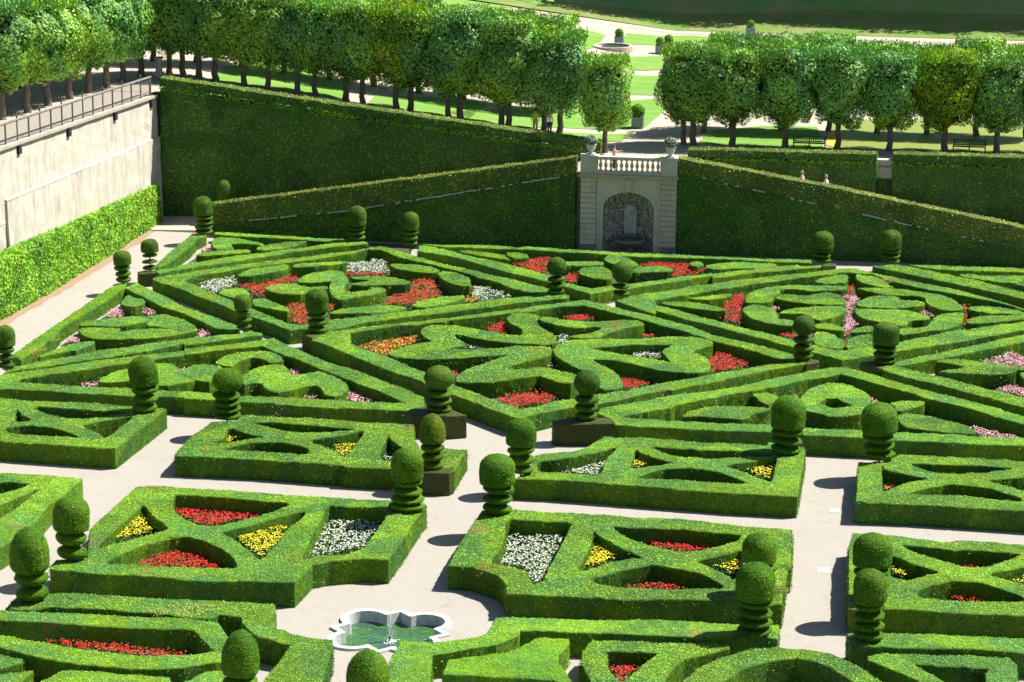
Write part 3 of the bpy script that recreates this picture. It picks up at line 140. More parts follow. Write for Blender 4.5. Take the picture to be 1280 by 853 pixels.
FLOWERS = [
 ('pink', 'small clump of pink flowers left of the wedge hedge by the wall path', [(-45.5, 138.37), (-45.78, 139.71), (-45.8, 141.0), (-45.39, 140.79), (-44.64, 138.53)]),
 ('pink', 'tiny clump of pink flowers right of the wedge hedge by the wall path', [(-43.64, 139.51), (-44.01, 141.05), (-43.49, 140.95), (-43.08, 139.74)]),
 ('pink', 'small pink clump at the left tip of the fan hedge', [(-45.95, 132.41), (-46.18, 133.66), (-45.65, 133.75), (-45.25, 132.54)]),
 ('pink', 'pink flowers at the right tip of the fan hedge', [(-39.17, 134.96), (-39.6, 136.5), (-39.11, 136.48), (-38.58, 135.45), (-38.92, 134.82)]),
 ('pink', 'tiny pink clump in the farthest left triangle', [(-45.03, 156.65), (-45.24, 157.95), (-44.81, 158.03), (-44.42, 156.77)]),
 ('white', 'white flowers at the left corner of the heart square', [(-42.52, 147.02), (-42.05, 148.43), (-41.05, 149.6), (-40.52, 148.94), (-40.32, 147.66), (-40.91, 145.38), (-41.55, 145.91)]),
 ('red', 'red flowers left of the heart in the upper left square', [(-40.23, 147.67), (-38.65, 148.19), (-37.92, 150.11), (-37.17, 150.79), (-37.03, 149.38), (-37.69, 148.37), (-38.39, 147.37), (-37.81, 145.12), (-38.62, 145.39), (-39.34, 146.97)]),
 ('redorange', 'orange red flowers below the heart behind the ball topiary', [(-35.91, 143.39), (-34.98, 143.77), (-33.3, 143.68), (-33.08, 142.5), (-34.42, 141.84), (-33.7, 138.83), (-34.33, 138.71), (-35.04, 140.13)]),
 ('white', 'white and green flowers at the top corner of the heart square', [(-34.92, 154.82), (-34.17, 155.2), (-33.36, 156.3), (-32.65, 155.72), (-31.94, 153.06), (-32.05, 152.35), (-33.12, 152.6), (-34.37, 152.36)]),
 ('red', 'thin strip of red flowers at the top of the heart square', [(-34.17, 151.49), (-34.35, 152.28), (-33.09, 152.47), (-32.14, 152.79), (-31.98, 152.04), (-32.93, 151.73)]),
 ('redorange', 'red and orange flowers at the right of the heart square', [(-30.25, 144.46), (-30.53, 146.28), (-29.41, 147.77), (-29.94, 150.72), (-29.4, 151.27), (-28.82, 151.16), (-28.04, 148.89), (-27.48, 147.49), (-28.77, 144.53)]),
 ('white', 'white flowers at the right corner of the heart square', [(-25.6, 147.63), (-25.91, 149.72), (-25.01, 149.67), (-23.81, 148.39), (-23.24, 147.86), (-24.93, 146.29)]),
 ('orange', 'orange flowers beside the right hand white flowers of the heart square', [(-25.78, 145.92), (-25.98, 147.05), (-25.51, 147.44), (-24.97, 146.28)]),
 ('red', 'bright red flowers left of the first round headed topiary in the far middle', [(-24.66, 156.77), (-24.68, 157.24), (-23.83, 158.12), (-22.59, 158.83), (-22.22, 156.29), (-22.42, 154.17), (-23.41, 155.37)]),
 ('red', 'red flowers between the two round headed topiaries', [(-20.67, 152.26), (-20.84, 154.25), (-20.28, 154.59), (-19.97, 152.26)]),
 ('red', 'long bed of red flowers below the right of the stone niche', [(-16.59, 157.61), (-16.19, 158.63), (-15.16, 158.59), (-13.63, 158.64), (-11.95, 156.86), (-12.56, 156.75), (-13.35, 155.45), (-14.29, 154.82), (-14.44, 156.85), (-14.99, 156.97), (-16.09, 157.7)]),
 ('orange', 'orange red flowers in the left corner of the central diamond', [(-29.74, 134.39), (-29.0, 135.62), (-27.97, 136.36), (-26.96, 137.29), (-26.63, 136.06), (-27.57, 134.43), (-27.74, 132.63), (-28.49, 133.19)]),
 ('red', 'red flowers behind the upper left wing of the butterfly', [(-23.46, 139.64), (-23.3, 140.63), (-22.73, 141.71), (-22.04, 139.14), (-22.65, 138.95)]),
 ('red', 'red flowers behind the far right wing of the butterfly', [(-19.53, 143.09), (-19.0, 143.67), (-18.41, 144.18), (-17.75, 143.11), (-18.62, 142.28)]),
 ('white', 'white flowers in the middle of the butterfly', [(-19.29, 138.91), (-18.65, 139.03), (-18.65, 137.73), (-18.81, 136.96), (-19.01, 136.93)]),
 ('redorange', 'tiny red clump between the two right wings of the butterfly', [(-14.39, 139.26), (-14.42, 140.0), (-13.82, 139.92), (-13.73, 139.49)]),
 ('white', 'white flowers inside the near right wing of the butterfly', [(-14.55, 135.07), (-14.47, 135.87), (-13.01, 135.89), (-12.77, 134.88), (-13.18, 134.63)]),
 ('white', 'white flowers inside the left wing of the butterfly', [(-23.88, 134.94), (-23.93, 135.76), (-23.07, 135.45), (-22.63, 135.53), (-22.73, 135.04)]),
 ('red', 'tiny red clump right of the large round topiary of the central diamond', [(-23.63, 129.13), (-23.76, 130.1), (-23.27, 130.03), (-23.26, 129.03)]),
 ('red', 'large bed of red flowers in the front corner of the central diamond', [(-20.35, 124.94), (-20.09, 125.92), (-19.32, 126.38), (-18.68, 127.13), (-18.78, 127.11), (-17.43, 125.94), (-17.87, 124.93), (-19.03, 123.8), (-19.16, 123.78)]),
 ('white', 'thin line of white flowers down the butterfly body', [(-18.8, 131.87), (-19.05, 133.89), (-18.97, 134.6), (-18.54, 131.91)]),
 ('red', 'red flowers right of the round topiary in the central diamond', [(-14.29, 128.25), (-14.55, 130.48), (-14.01, 130.25), (-13.09, 129.6), (-13.35, 128.91)]),
 ('red', 'big triangular bed of red flowers at the right corner of the central diamond', [(-10.11, 132.76), (-10.37, 135.29), (-9.89, 136.97), (-9.4, 136.35), (-8.03, 134.34), (-9.15, 133.11)]),
 ('pink', 'pink flowers at the left of the long triangle', [(-42.33, 123.74), (-42.26, 124.3), (-41.68, 124.67), (-41.35, 123.92)]),
 ('pink', 'pink clump behind the tall topiary of the long triangle', [(-37.92, 127.0), (-38.16, 127.89), (-37.82, 128.02), (-37.61, 127.13)]),
 ('pink', 'small pink clump inside the hook of the long triangle', [(-31.99, 127.77), (-32.34, 129.11), (-31.64, 128.76), (-31.64, 127.67)]),
 ('pink', 'pink flowers at the right corner of the long triangle', [(-27.93, 123.71), (-28.28, 125.47), (-27.55, 124.88), (-26.64, 123.8), (-26.56, 123.41), (-27.03, 124.33), (-26.61, 123.57), (-27.87, 123.56)]),
 ('pink', 'tiny pink clump at the bottom of the rolling wave', [(-30.17, 123.55), (-30.15, 123.99), (-29.85, 123.98), (-29.74, 123.54)]),
 ('red', 'red flowers left of the round motif', [(-10.2, 144.41), (-10.46, 147.78), (-10.19, 150.55), (-9.5, 151.02), (-9.43, 149.42), (-9.42, 146.55), (-9.32, 143.79), (-9.98, 144.05)]),
 ('red', 'small red clump left of the round headed topiary of the round motif', [(-6.72, 141.03), (-6.61, 141.61), (-5.96, 141.35), (-5.84, 140.63)]),
 ('pink', 'long strip of pink flowers down the middle of the round motif', [(-3.65, 151.78), (-3.22, 152.07), (-2.67, 151.12), (-2.87, 149.82), (-3.03, 147.34), (-2.59, 144.66), (-2.96, 143.43), (-3.08, 141.52), (-3.32, 141.85), (-3.29, 146.49)]),
 ('redorange', 'small orange red clump at the top of the pink strip', [(-3.31, 151.84), (-3.39, 154.34), (-3.05, 154.4), (-2.98, 151.91)]),
 ('redorange', 'small orange red clump at the foot of the pink strip', [(-3.3, 139.82), (-3.29, 140.81), (-3.11, 140.84), (-3.08, 139.86)]),
 ('pink', 'pink clump inside the right half of the round motif', [(1.04, 148.3), (1.17, 149.26), (1.83, 147.85), (1.64, 147.34)]),
 ('pink', 'tiny pink clump inside the left half of the round motif', [(-7.66, 147.28), (-7.64, 148.18), (-7.3, 148.17), (-7.35, 147.34)]),
 ('redorange', 'narrow orange strip at the right of the round motif', [(3.33, 144.99), (3.49, 147.76), (3.57, 150.41), (3.71, 150.44), (3.6, 145.43)]),
 ('pink', 'large bed of pink flowers at the upper right edge', [(4.32, 137.32), (5.12, 138.51), (6.04, 140.1), (6.66, 138.62), (7.7, 138.12), (7.65, 136.73), (6.6, 136.7), (5.52, 137.02)]),
 ('pink', 'pink flowers below the notched heart at the right edge', [(4.85, 131.96), (5.39, 132.22), (5.9, 132.64), (6.44, 132.09), (7.44, 131.8), (7.38, 130.37), (6.39, 130.66), (5.38, 131.58)]),
 ('pink', 'tiny pink clump behind the tall topiary in the middle right triangle', [(-5.37, 128.02), (-5.36, 128.65), (-5.13, 128.92), (-5.08, 127.92)]),
 ('pink', 'tiny pink clump right of the lozenge ring', [(-1.4, 127.82), (-1.39, 128.85), (-1.13, 128.49), (-1.16, 127.87)]),
 ('pink', 'long thin line of pink flowers along the middle right triangle', [(3.23, 124.64), (3.7, 124.44), (4.78, 123.78), (5.85, 122.98), (5.83, 122.56), (4.37, 122.91), (3.87, 123.18)]),
 ('yellow', 'yellow flowers in the left corner of the X block left of the central path', [(-32.48, 114.58), (-32.22, 115.37), (-31.83, 116.0), (-31.11, 115.99), (-31.0, 115.59), (-31.78, 114.63), (-32.11, 114.37)]),
 ('yellow', 'yellow flowers in the right corner of the X block left of the central path', [(-26.61, 114.48), (-26.2, 115.1), (-25.64, 115.06), (-25.57, 114.4), (-25.69, 113.19)]),
 ('white', 'small white clump behind the tall topiary left of the central path', [(-24.09, 113.74), (-24.15, 114.4), (-23.79, 114.73), (-23.5, 113.72)]),
 ('white', 'white flowers in the notched block right of the central path', [(-15.46, 113.06), (-14.85, 113.61), (-14.23, 114.62), (-13.56, 115.4), (-13.57, 114.23), (-13.58, 113.07)]),
 ('yellow', 'yellow flowers in the notched block right of the central path', [(-12.32, 113.93), (-12.28, 114.84), (-11.95, 115.29), (-11.58, 114.71), (-11.82, 114.15)]),
 ('yellow', 'yellow flowers at the right end of the notched block', [(-7.0, 114.65), (-6.98, 115.42), (-6.34, 114.77), (-5.74, 114.87), (-5.6, 113.06), (-6.11, 113.54)]),
 ('orange', 'orange flowers in the left corner of the right edge block', [(-0.6, 112.95), (-0.62, 115.18), (-0.13, 115.65), (0.58, 115.02), (0.05, 113.68)]),
 ('red', 'red flowers in the upper bed of the block left of the fountain', [(-31.54, 104.64), (-31.6, 105.21), (-30.79, 105.24), (-29.37, 104.92), (-27.95, 105.06), (-27.23, 105.42), (-27.75, 104.29), (-29.31, 102.81), (-29.95, 102.81), (-31.04, 103.81)]),
 ('yellow', 'yellow flowers in the left bed of the block left of the fountain', [(-32.88, 99.51), (-33.12, 100.51), (-33.07, 101.95), (-32.38, 102.74), (-31.96, 103.05), (-31.07, 101.86), (-31.22, 101.28), (-32.01, 100.38)]),
 ('red', 'red flowers in the lower bed of the block left of the fountain', [(-31.06, 97.29), (-30.72, 98.42), (-30.16, 98.9), (-29.57, 99.21), (-29.52, 99.06), (-29.16, 99.02), (-28.11, 98.48), (-27.33, 97.4), (-30.01, 97.16)]),
 ('yellow', 'yellow flowers in the right bed of the block left of the fountain', [(-27.85, 101.13), (-27.32, 101.55), (-26.61, 102.67), (-25.94, 102.57), (-25.9, 100.41), (-26.04, 98.5), (-26.45, 99.05), (-27.45, 100.45)]),
 ('white', 'white flowers in the right bed of the block left of the fountain', [(-24.3, 99.27), (-24.37, 101.04), (-24.45, 104.09), (-24.09, 104.72), (-23.87, 104.65), (-23.84, 104.51), (-22.32, 104.79), (-22.21, 103.58), (-22.21, 101.62), (-22.17, 101.2), (-23.64, 99.71)]),
 ('white', 'white flowers in the left bed of the block right of the fountain', [(-16.21, 101.57), (-16.49, 102.64), (-16.3, 103.65), (-14.05, 104.06), (-14.0, 101.97), (-14.11, 100.18), (-14.07, 98.29), (-14.45, 97.96), (-15.0, 99.36), (-15.6, 99.76), (-16.32, 99.99), (-16.35, 100.61), (-16.24, 103.81)]),
 ('yellow', 'yellow flowers in the bed right of the white one by the fountain', [(-12.84, 99.66), (-12.96, 101.28), (-12.76, 102.68), (-12.27, 102.56), (-11.44, 101.34), (-11.4, 101.0), (-12.27, 99.86), (-12.54, 99.41)]),
 ('red', 'red flowers in the upper bed of the block right of the fountain', [(-11.14, 104.14), (-10.64, 104.02), (-9.66, 103.87), (-8.66, 104.05), (-7.61, 103.81), (-7.91, 103.34), (-8.22, 103.11), (-9.02, 102.96), (-10.17, 103.5)]),
 ('red', 'red flowers in the lower bed of the block right of the fountain', [(-10.83, 97.89), (-10.41, 98.29), (-9.17, 99.02), (-8.47, 98.51), (-8.51, 98.25)]),
 ('yellow', 'yellow flowers beside the pair of topiaries left of the right path', [(-7.38, 101.04), (-7.09, 101.5), (-6.17, 101.77), (-6.12, 101.06), (-6.33, 99.92), (-6.72, 100.25)]),
 ('red', 'red flowers in the upper bed of the lower right edge block', [(1.88, 103.53), (2.32, 103.6), (3.64, 103.53), (3.9, 103.27), (2.97, 103.0)]),
 ('yellow', 'sparse yellow flowers right of the pair of topiaries at the right path', [(-0.05, 101.11), (0.0, 101.72), (0.72, 102.46), (1.12, 101.52), (0.73, 100.86)]),
 ('red', 'red flowers in the lower bed of the lower right edge block', [(2.54, 98.93), (2.61, 99.46), (3.25, 99.53), (3.82, 98.97)]),
 ('yellow', 'tiny yellow clump at the right edge of the lower right block', [(5.08, 100.97), (5.15, 101.32), (5.55, 101.55), (5.52, 100.76)]),
 ('red', 'red flowers inside the foreground ring at lower left', [(-32.2, 88.16), (-31.13, 88.21), (-29.89, 88.31), (-27.93, 88.14), (-26.29, 87.84), (-26.24, 87.68), (-28.01, 87.37), (-29.99, 87.66), (-31.37, 88.0)]),
 ('red', 'red flowers inside the foreground ring at bottom centre', [(-10.11, 88.88), (-10.1, 89.62), (-9.53, 89.89), (-9.2, 89.62), (-9.47, 88.35), (-9.67, 87.95)]),
]
TOPIARIES = [
 (-46.79, 145.77, 0.75, 1.85, 2.71, 1.08, 'dome', 3, 'small topiary beside the wall path, the nearer of the middle pair', None),
 (-46.05, 148.91, 0.8, 1.99, 2.79, 1.07, 'flat', 3, 'small topiary with thin spaced discs on a brown plinth by the wall path', [(-46.65, 148.21), (-46.35, 148.63), (-45.72, 148.75), (-45.49, 148.07), (-46.38, 147.72)]),
 (-46.71, 125.13, 0.75, 2.02, 3.12, 1.03, 'dome', 3, 'topiary cut off by the left edge at the end of the wall path', None),
 (-45.89, 160.62, 0.7, 1.96, 3.22, 1.3, 'dome', 4, 'topiary at the far left corner where the wall path ends', None),
 (-46.24, 166.83, 0.6, 1.85, 3.19, 1.05, 'dome', 3, 'topiary of which only the head shows over the low end of the ramp hedge', None),
 (-36.54, 135.46, 0.77, 2.03, 2.85, 0.95, 'flat', 3, 'small topiary left of the heart square with the red flowers', None),
 (-32.2, 135.13, 0.92, 2.19, 3.43, 1.29, 'cyl', 3, 'topiary with a tall flat sided head between heart square and central diamond', [(-32.94, 134.36), (-32.52, 135.1), (-31.8, 134.76), (-32.19, 133.69)]),
 (-35.63, 160.79, 0.67, 1.63, 2.95, 1.26, 'dome', 3, 'left topiary of the pair against the left ramp hedge', None),
 (-31.78, 159.37, 0.72, 1.8, 2.96, 1.14, 'dome', 3, 'right topiary of the pair against the left ramp hedge', None),
 (-20.48, 147.37, 0.77, 1.92, 3.02, 1.19, 'ball', 3, 'round headed topiary at the right corner of the heart square', None),
 (-16.61, 147.48, 0.77, 1.68, 2.92, 1.21, 'ball', 2, 'round headed topiary with a bare stem below the stone niche', None),
 (-5.2, 159.42, 0.72, 1.72, 2.74, 1.32, 'dome', 3, 'left topiary of the pair against the right ramp hedge', [(-5.2, 158.67), (-4.96, 159.14), (-4.34, 159.11), (-4.32, 158.65), (-5.12, 158.03)]),
 (-0.95, 160.47, 0.67, 1.57, 2.79, 1.36, 'dome', 3, 'right topiary of the pair against the right ramp hedge', None),
 (-5.2, 134.04, 0.93, 2.29, 3.36, 1.23, 'ball', 3, 'round headed topiary right of the big triangular red flower bed', [(-4.99, 133.49), (-4.83, 133.93), (-4.34, 133.88), (-4.32, 133.54), (-4.96, 132.95)]),
 (-0.85, 134.09, 0.92, 2.01, 3.21, 1.43, 'cyl', 3, 'broad headed topiary at the lower corner of the round motif', [(-2.16, 133.79), (-1.54, 134.52), (-0.6, 134.46), (-0.33, 134.06), (-0.58, 133.44), (-1.12, 132.9), (-1.76, 133.12)]),
 (-36.85, 117.73, 1.0, 2.39, 3.84, 1.44, 'dome', 3, 'tall topiary at the right end of the left edge block', None),
 (-32.65, 117.54, 0.95, 2.29, 3.45, 1.5, 'ball', 4, 'dark topiary with a nearly round head above the X block', None),
 (-22.48, 119.88, 1.1, 2.28, 3.45, 1.46, 'ball', 3, 'large round headed topiary on a dark block at the left of the central corner', [(-24.11, 119.63), (-23.78, 120.22), (-23.28, 120.6), (-21.83, 120.22), (-20.98, 119.27), (-21.92, 118.92), (-23.61, 118.96)]),
 (-15.14, 119.88, 1.1, 2.4, 3.6, 1.29, 'ball', 3, 'round headed topiary on a long dark block right of the central corner', [(-16.73, 119.24), (-15.81, 120.07), (-14.0, 120.2), (-13.66, 119.31), (-15.11, 118.96), (-16.57, 118.78)]),
 (-21.02, 110.68, 1.05, 2.3, 3.67, 1.2, 'bullet', 3, 'golden tipped topiary on a square brown block at the central path', [(-21.41, 110.1), (-20.69, 110.65), (-20.07, 110.92), (-20.01, 110.35), (-20.14, 110.0), (-21.35, 109.86)]),
 (-16.99, 110.95, 1.0, 2.38, 3.6, 1.39, 'dome', 3, 'right rear topiary of the four along the central path', None),
 (-21.03, 104.59, 1.05, 2.48, 3.86, 1.4, 'dome', 4, 'left front topiary of the central path with discs widening to the foot', None),
 (-17.1, 104.87, 1.05, 2.4, 3.72, 1.5, 'dome', 3, 'right front topiary of the central path with a ragged lower rim', None),
 (-5.18, 116.36, 1.0, 2.25, 3.77, 1.65, 'dome', 3, 'big topiary at the left of the far end of the right path', None),
 (-0.8, 116.12, 1.0, 2.32, 3.74, 1.68, 'dome', 3, 'big topiary at the right of the far end of the right path', None),
 (-33.31, 95.75, 1.05, 2.35, 3.74, 1.44, 'dome', 2, 'topiary with tilted discs at the left corner of the fountain block', None),
 (-33.42, 90.98, 1.0, 2.25, 4.04, 1.51, 'bullet', 2, 'tall egg headed topiary in front at the lower left edge', None),
 (-22.35, 81.47, 1.0, 2.35, 3.98, 1.33, 'bullet', 3, 'topiary at the bottom edge left of the fountain court', None),
 (-17.69, 80.66, 1.0, 2.39, 3.89, 1.48, 'bullet', 3, 'topiary half cut by the bottom edge in front of the fountain', None),
 (-5.14, 96.58, 1.05, 2.41, 3.55, 1.35, 'dome', 3, 'rear topiary of the pair left of the right path', None),
 (-5.07, 92.09, 1.0, 2.5, 3.9, 1.48, 'dome', 4, 'front topiary of the pair left of the right path', None),
 (-0.71, 96.76, 1.05, 2.46, 3.76, 1.54, 'dome', 3, 'rear wide topiary of the pair right of the right path', None),
 (-0.71, 92.3, 1.0, 2.59, 3.83, 1.26, 'dome', 4, 'front topiary of the pair right of the right path', None),
]
TREES = {'L': [(-56.78, 153.23, 9.15), (-56.51, 157.03, 9.01), (-56.38, 160.7, 8.87), (-56.23, 164.62, 8.73), (-55.95, 167.99, 8.6), (-55.5, 170.52, 8.62), (-55.28, 173.6, 8.62), (-54.7, 176.06, 8.62)], 'C': [(-53.17, 177.96, 8.62), (-51.94, 177.02, 8.62), (-50.64, 176.79, 8.52), (-49.37, 176.49, 8.37), (-47.21, 176.31, 8.12), (-45.49, 176.47, 7.92), (-43.37, 176.65, 7.67), (-42.16, 176.84, 7.53), (-39.85, 176.68, 7.26), (-38.54, 176.1, 7.1), (-36.09, 175.99, 6.82), (-35.05, 176.13, 6.7), (-32.26, 175.53, 6.37), (-31.44, 175.73, 6.27), (-28.44, 175.56, 5.92), (-27.95, 175.67, 5.87), (-25.45, 175.68, 5.57), (-24.38, 176.16, 5.45), (-20.59, 171.05, 5.17)], 'R': [(-15.63, 175.39, 5.17), (-14.94, 175.2, 5.17), (-12.2, 175.26, 5.17), (-8.55, 175.15, 5.17), (-4.97, 175.41, 5.17), (-1.45, 175.47, 5.17), (2.26, 175.57, 5.17), (5.77, 175.8, 5.17), (9.38, 176.04, 5.17)]}
LAWNS = [('mown lawn square behind the last tree of the long row', [(-32.76, 178.26), (-28.88, 182.99), (-24.97, 191.28), (-19.44, 195.05), (-18.27, 190.2), (-18.98, 181.65), (-24.72, 178.58), (-27.0, 176.53), (-31.23, 176.14)]), ('mown lawn strip between two cross paths in the gap between the tree rows', [(-27.97, 201.7), (-23.07, 206.21), (-20.1, 207.23), (-19.36, 196.68), (-21.78, 196.59), (-27.21, 191.91)]), ('mown lawn square in front of the small round pool', [(-29.1, 209.76), (-24.61, 215.45), (-21.2, 218.87), (-20.46, 210.82), (-23.77, 208.23), (-28.25, 203.66)]), ('mown lawn corner behind the round pool beside the road', [(-25.81, 229.38), (-20.49, 232.25), (-10.26, 230.55), (-9.85, 222.25), (-20.22, 221.61), (-21.92, 225.42), (-25.47, 222.17)]), ('small pointed lawn beside the balustrade tree', [(-25.06, 176.91), (-19.49, 178.95), (-19.97, 175.68), (-24.05, 173.79), (-26.79, 173.34)]), ('lawn between the trees and the sandy path at centre left', [(-38.3, 176.33), (-38.51, 180.6), (-34.83, 183.0), (-30.86, 184.88), (-30.95, 176.53)]), ('large lawn behind the left end of the tree row', [(-49.78, 176.47), (-50.41, 182.69), (-47.55, 188.21), (-41.58, 184.25), (-40.11, 177.17)]), ('lawn left of the far end of the main walk', [(-46.28, 217.26), (-38.16, 223.26), (-31.41, 226.16), (-28.64, 227.6), (-27.29, 226.06), (-27.17, 218.26), (-29.99, 211.24), (-37.98, 206.62)]), ('lawn to the right of the main walk behind the right tree row', [(-14.67, 176.56), (-14.02, 181.59), (-10.46, 184.06), (-6.73, 184.45), (-5.9, 175.23), (-13.05, 175.09)])]
SITE = {'pond': [(-5.2, 175.68), (-5.8, 184.29), (-5.82, 187.86), (9.32, 190.91), (8.75, 176.54)], 'pondedge': [(-5.85, 176.85), (-5.85, 182.54), (-5.28, 182.65), (-5.04, 175.72)], 'pool': (-25.82, 219.2, 5.62), 'road': [(-31.55, 227.13, 6.29), (-22.15, 234.31, 5.19), (-10.45, 234.38, 5.17), (5.21, 233.27, 5.17), (13.08, 232.77, 5.17)], 'planters': [(-25.57, 221.8, 5.59), (-21.8, 220.01, 5.17), (-21.25, 221.9, 5.17), (-19.49, 181.54, 5.17), (-14.9, 233.44, 5.17)], 'bank': [(-38.65, 226.14, 7.12), (-31.86, 229.35, 6.32), (-18.49, 243.8, 5.17), (9.87, 241.53, 5.17)], 'farlawn': [(-44.56, 219.26), (-42.31, 230.18), (-38.99, 228.09), (-35.58, 225.09)], 'pedestal': (-53.57, 176.68, 8.62), 'benches': [(-6.9, 175.03, 5.17), (3.94, 175.75, 5.17)], 'sand': [(-39.6, 176.19), (-39.21, 186.2), (-38.02, 186.97), (-38.3, 176.33)], 'persons': [(-19.21, 164.9, 6.83), (-6.94, 166.0, 5.31), (-5.37, 166.0, 5.11), (-25.98, 175.07, 5.64), (-24.95, 174.98, 5.51)], 'posts': [144.61, 148.33, 152.01, 155.64, 159.22, 162.67, 166.25], 'shorts': [142.75, 146.53, 150.26, 153.92, 157.46, 161.12, 164.57, 168.04], 'pitch': 3.607, 'vhedge': [[-51.83, 138.02], [-51.29, 144.9], [-50.95, 157.16], [-50.82, 166.58]], 'slabs': [(-2.66, 111.03), (-2.83, 102.79)], 'fount': (-19.3, 92.44), 'jet': [(-19.44, 93.12, 0.77), (-19.45, 93.12, -0.4)], 'rsoil': [(1.69, 136.11), (4.57, 141.19), (7.33, 144.46), (13.06, 143.68), (12.0, 129.38), (6.0, 130.42)], 'dry': [['large diamond frame', -12.15, 126.78, 0.9, 0.55, 'front', [0.42, 0.24, 0.08]], ['large block of box with white', -16.18, 97.69, 1.05, 0.55, 'front', [0.38, 0.22, 0.07]], ['brown patch at the lower right edge', 2.57, 104.22, 1.05, 0.3, 'top', [0.5, 0.4, 0.22]], ['large block of box with red yellow', -32.81, 105.37, 1.05, 0.7, 'top', [0.3, 0.24, 0.05]], ['foreground hedge curving round the left', -26.86, 90.99, 1.0, 0.9, 'top', [0.42, 0.44, 0.08]], ['foreground hedge curving round the left', -28.01, 90.52, 1.0, 0.5, 'top', [0.36, 0.38, 0.08]], ['block with yellow flowers and an X', -31.99, 111.97, 1.0, 0.5, 'top', [0.3, 0.28, 0.06]], ['block with yellow flowers and an X', -26.59, 111.64, 1.0, 0.4, 'top', [0.36, 0.36, 0.14]], ['long triangular frame of box around the wavy', -30.71, 120.45, 0.9, 0.3, 'front', [0.36, 0.26, 0.16]], ['large block of box with white', -4.45, 97.07, 1.05, 0.45, 'top', [0.3, 0.24, 0.06]], ['wide diamond frame', -1.25, 154.35, 0.8, 0.7, 'top', [0.34, 0.22, 0.1]], ['bright low boundary', -46.37, 131.48, 0.75, 0.45, 'top', [0.34, 0.3, 0.06]], ['bright low boundary', -46.3, 129.17, 0.75, 0.4, 'top', [0.34, 0.3, 0.06]]]}

# ---------------------------------------------------------------- materials
def mat(name):
    mt = bpy.data.materials.new(name); mt.use_nodes = True
    nt = mt.node_tree; b = nt.nodes['Principled BSDF']
    return mt, nt, b
def N(nt, t, **k):
    n = nt.nodes.new(t)
    for a, v in k.items(): setattr(n, a, v)
    return n
def noise(nt, scale, detail=3, rough=.55, vec=None, dist=0):
    n = N(nt, 'ShaderNodeTexNoise'); n.inputs['Scale'].default_value = scale; n.inputs['Detail'].default_value = detail
    n.inputs['Roughness'].default_value = rough; n.inputs['Distortion'].default_value = dist
    if vec is not None: nt.links.new(vec, n.inputs['Vector'])
    return n
def ramp(nt, fac, stops):
    r = N(nt, 'ShaderNodeValToRGB'); e = r.color_ramp.elements
    while len(e) < len(stops): e.new(.5)
    for i, (p, c) in enumerate(stops): e[i].position = p; e[i].color = (c[0], c[1], c[2], 1)
    nt.links.new(fac, r.inputs[0]); return r
def mix(nt, fac, a, b, mode='MIX'):
    n = N(nt, 'ShaderNodeMix', data_type='RGBA', blend_type=mode)
    for s, i in ((fac, 0), (a, 6), (b, 7)):
        if hasattr(s, 'default_value') or hasattr(s, 'is_linked'): nt.links.new(s, n.inputs[i])
        elif i == 0: n.inputs[0].default_value = s
        else: n.inputs[i].default_value = (s[0], s[1], s[2], 1)
    return n.outputs[2]
def mval(nt, op, a, b=None):
    n = N(nt, 'ShaderNodeMath', operation=op)
    for i, s in enumerate((a, b)):
        if s is None: continue
        if hasattr(s, 'is_linked'): nt.links.new(s, n.inputs[i])
        else: n.inputs[i].default_value = s
    return n.outputs[0]
def pos(nt): return N(nt, 'ShaderNodeNewGeometry').outputs['Position']
def bump(nt, b, h, st, dist):
    n = N(nt, 'ShaderNodeBump'); n.inputs['Strength'].default_value = st; n.inputs['Distance'].default_value = dist
    nt.links.new(h, n.inputs['Height']); nt.links.new(n.outputs[0], b.inputs['Normal'])

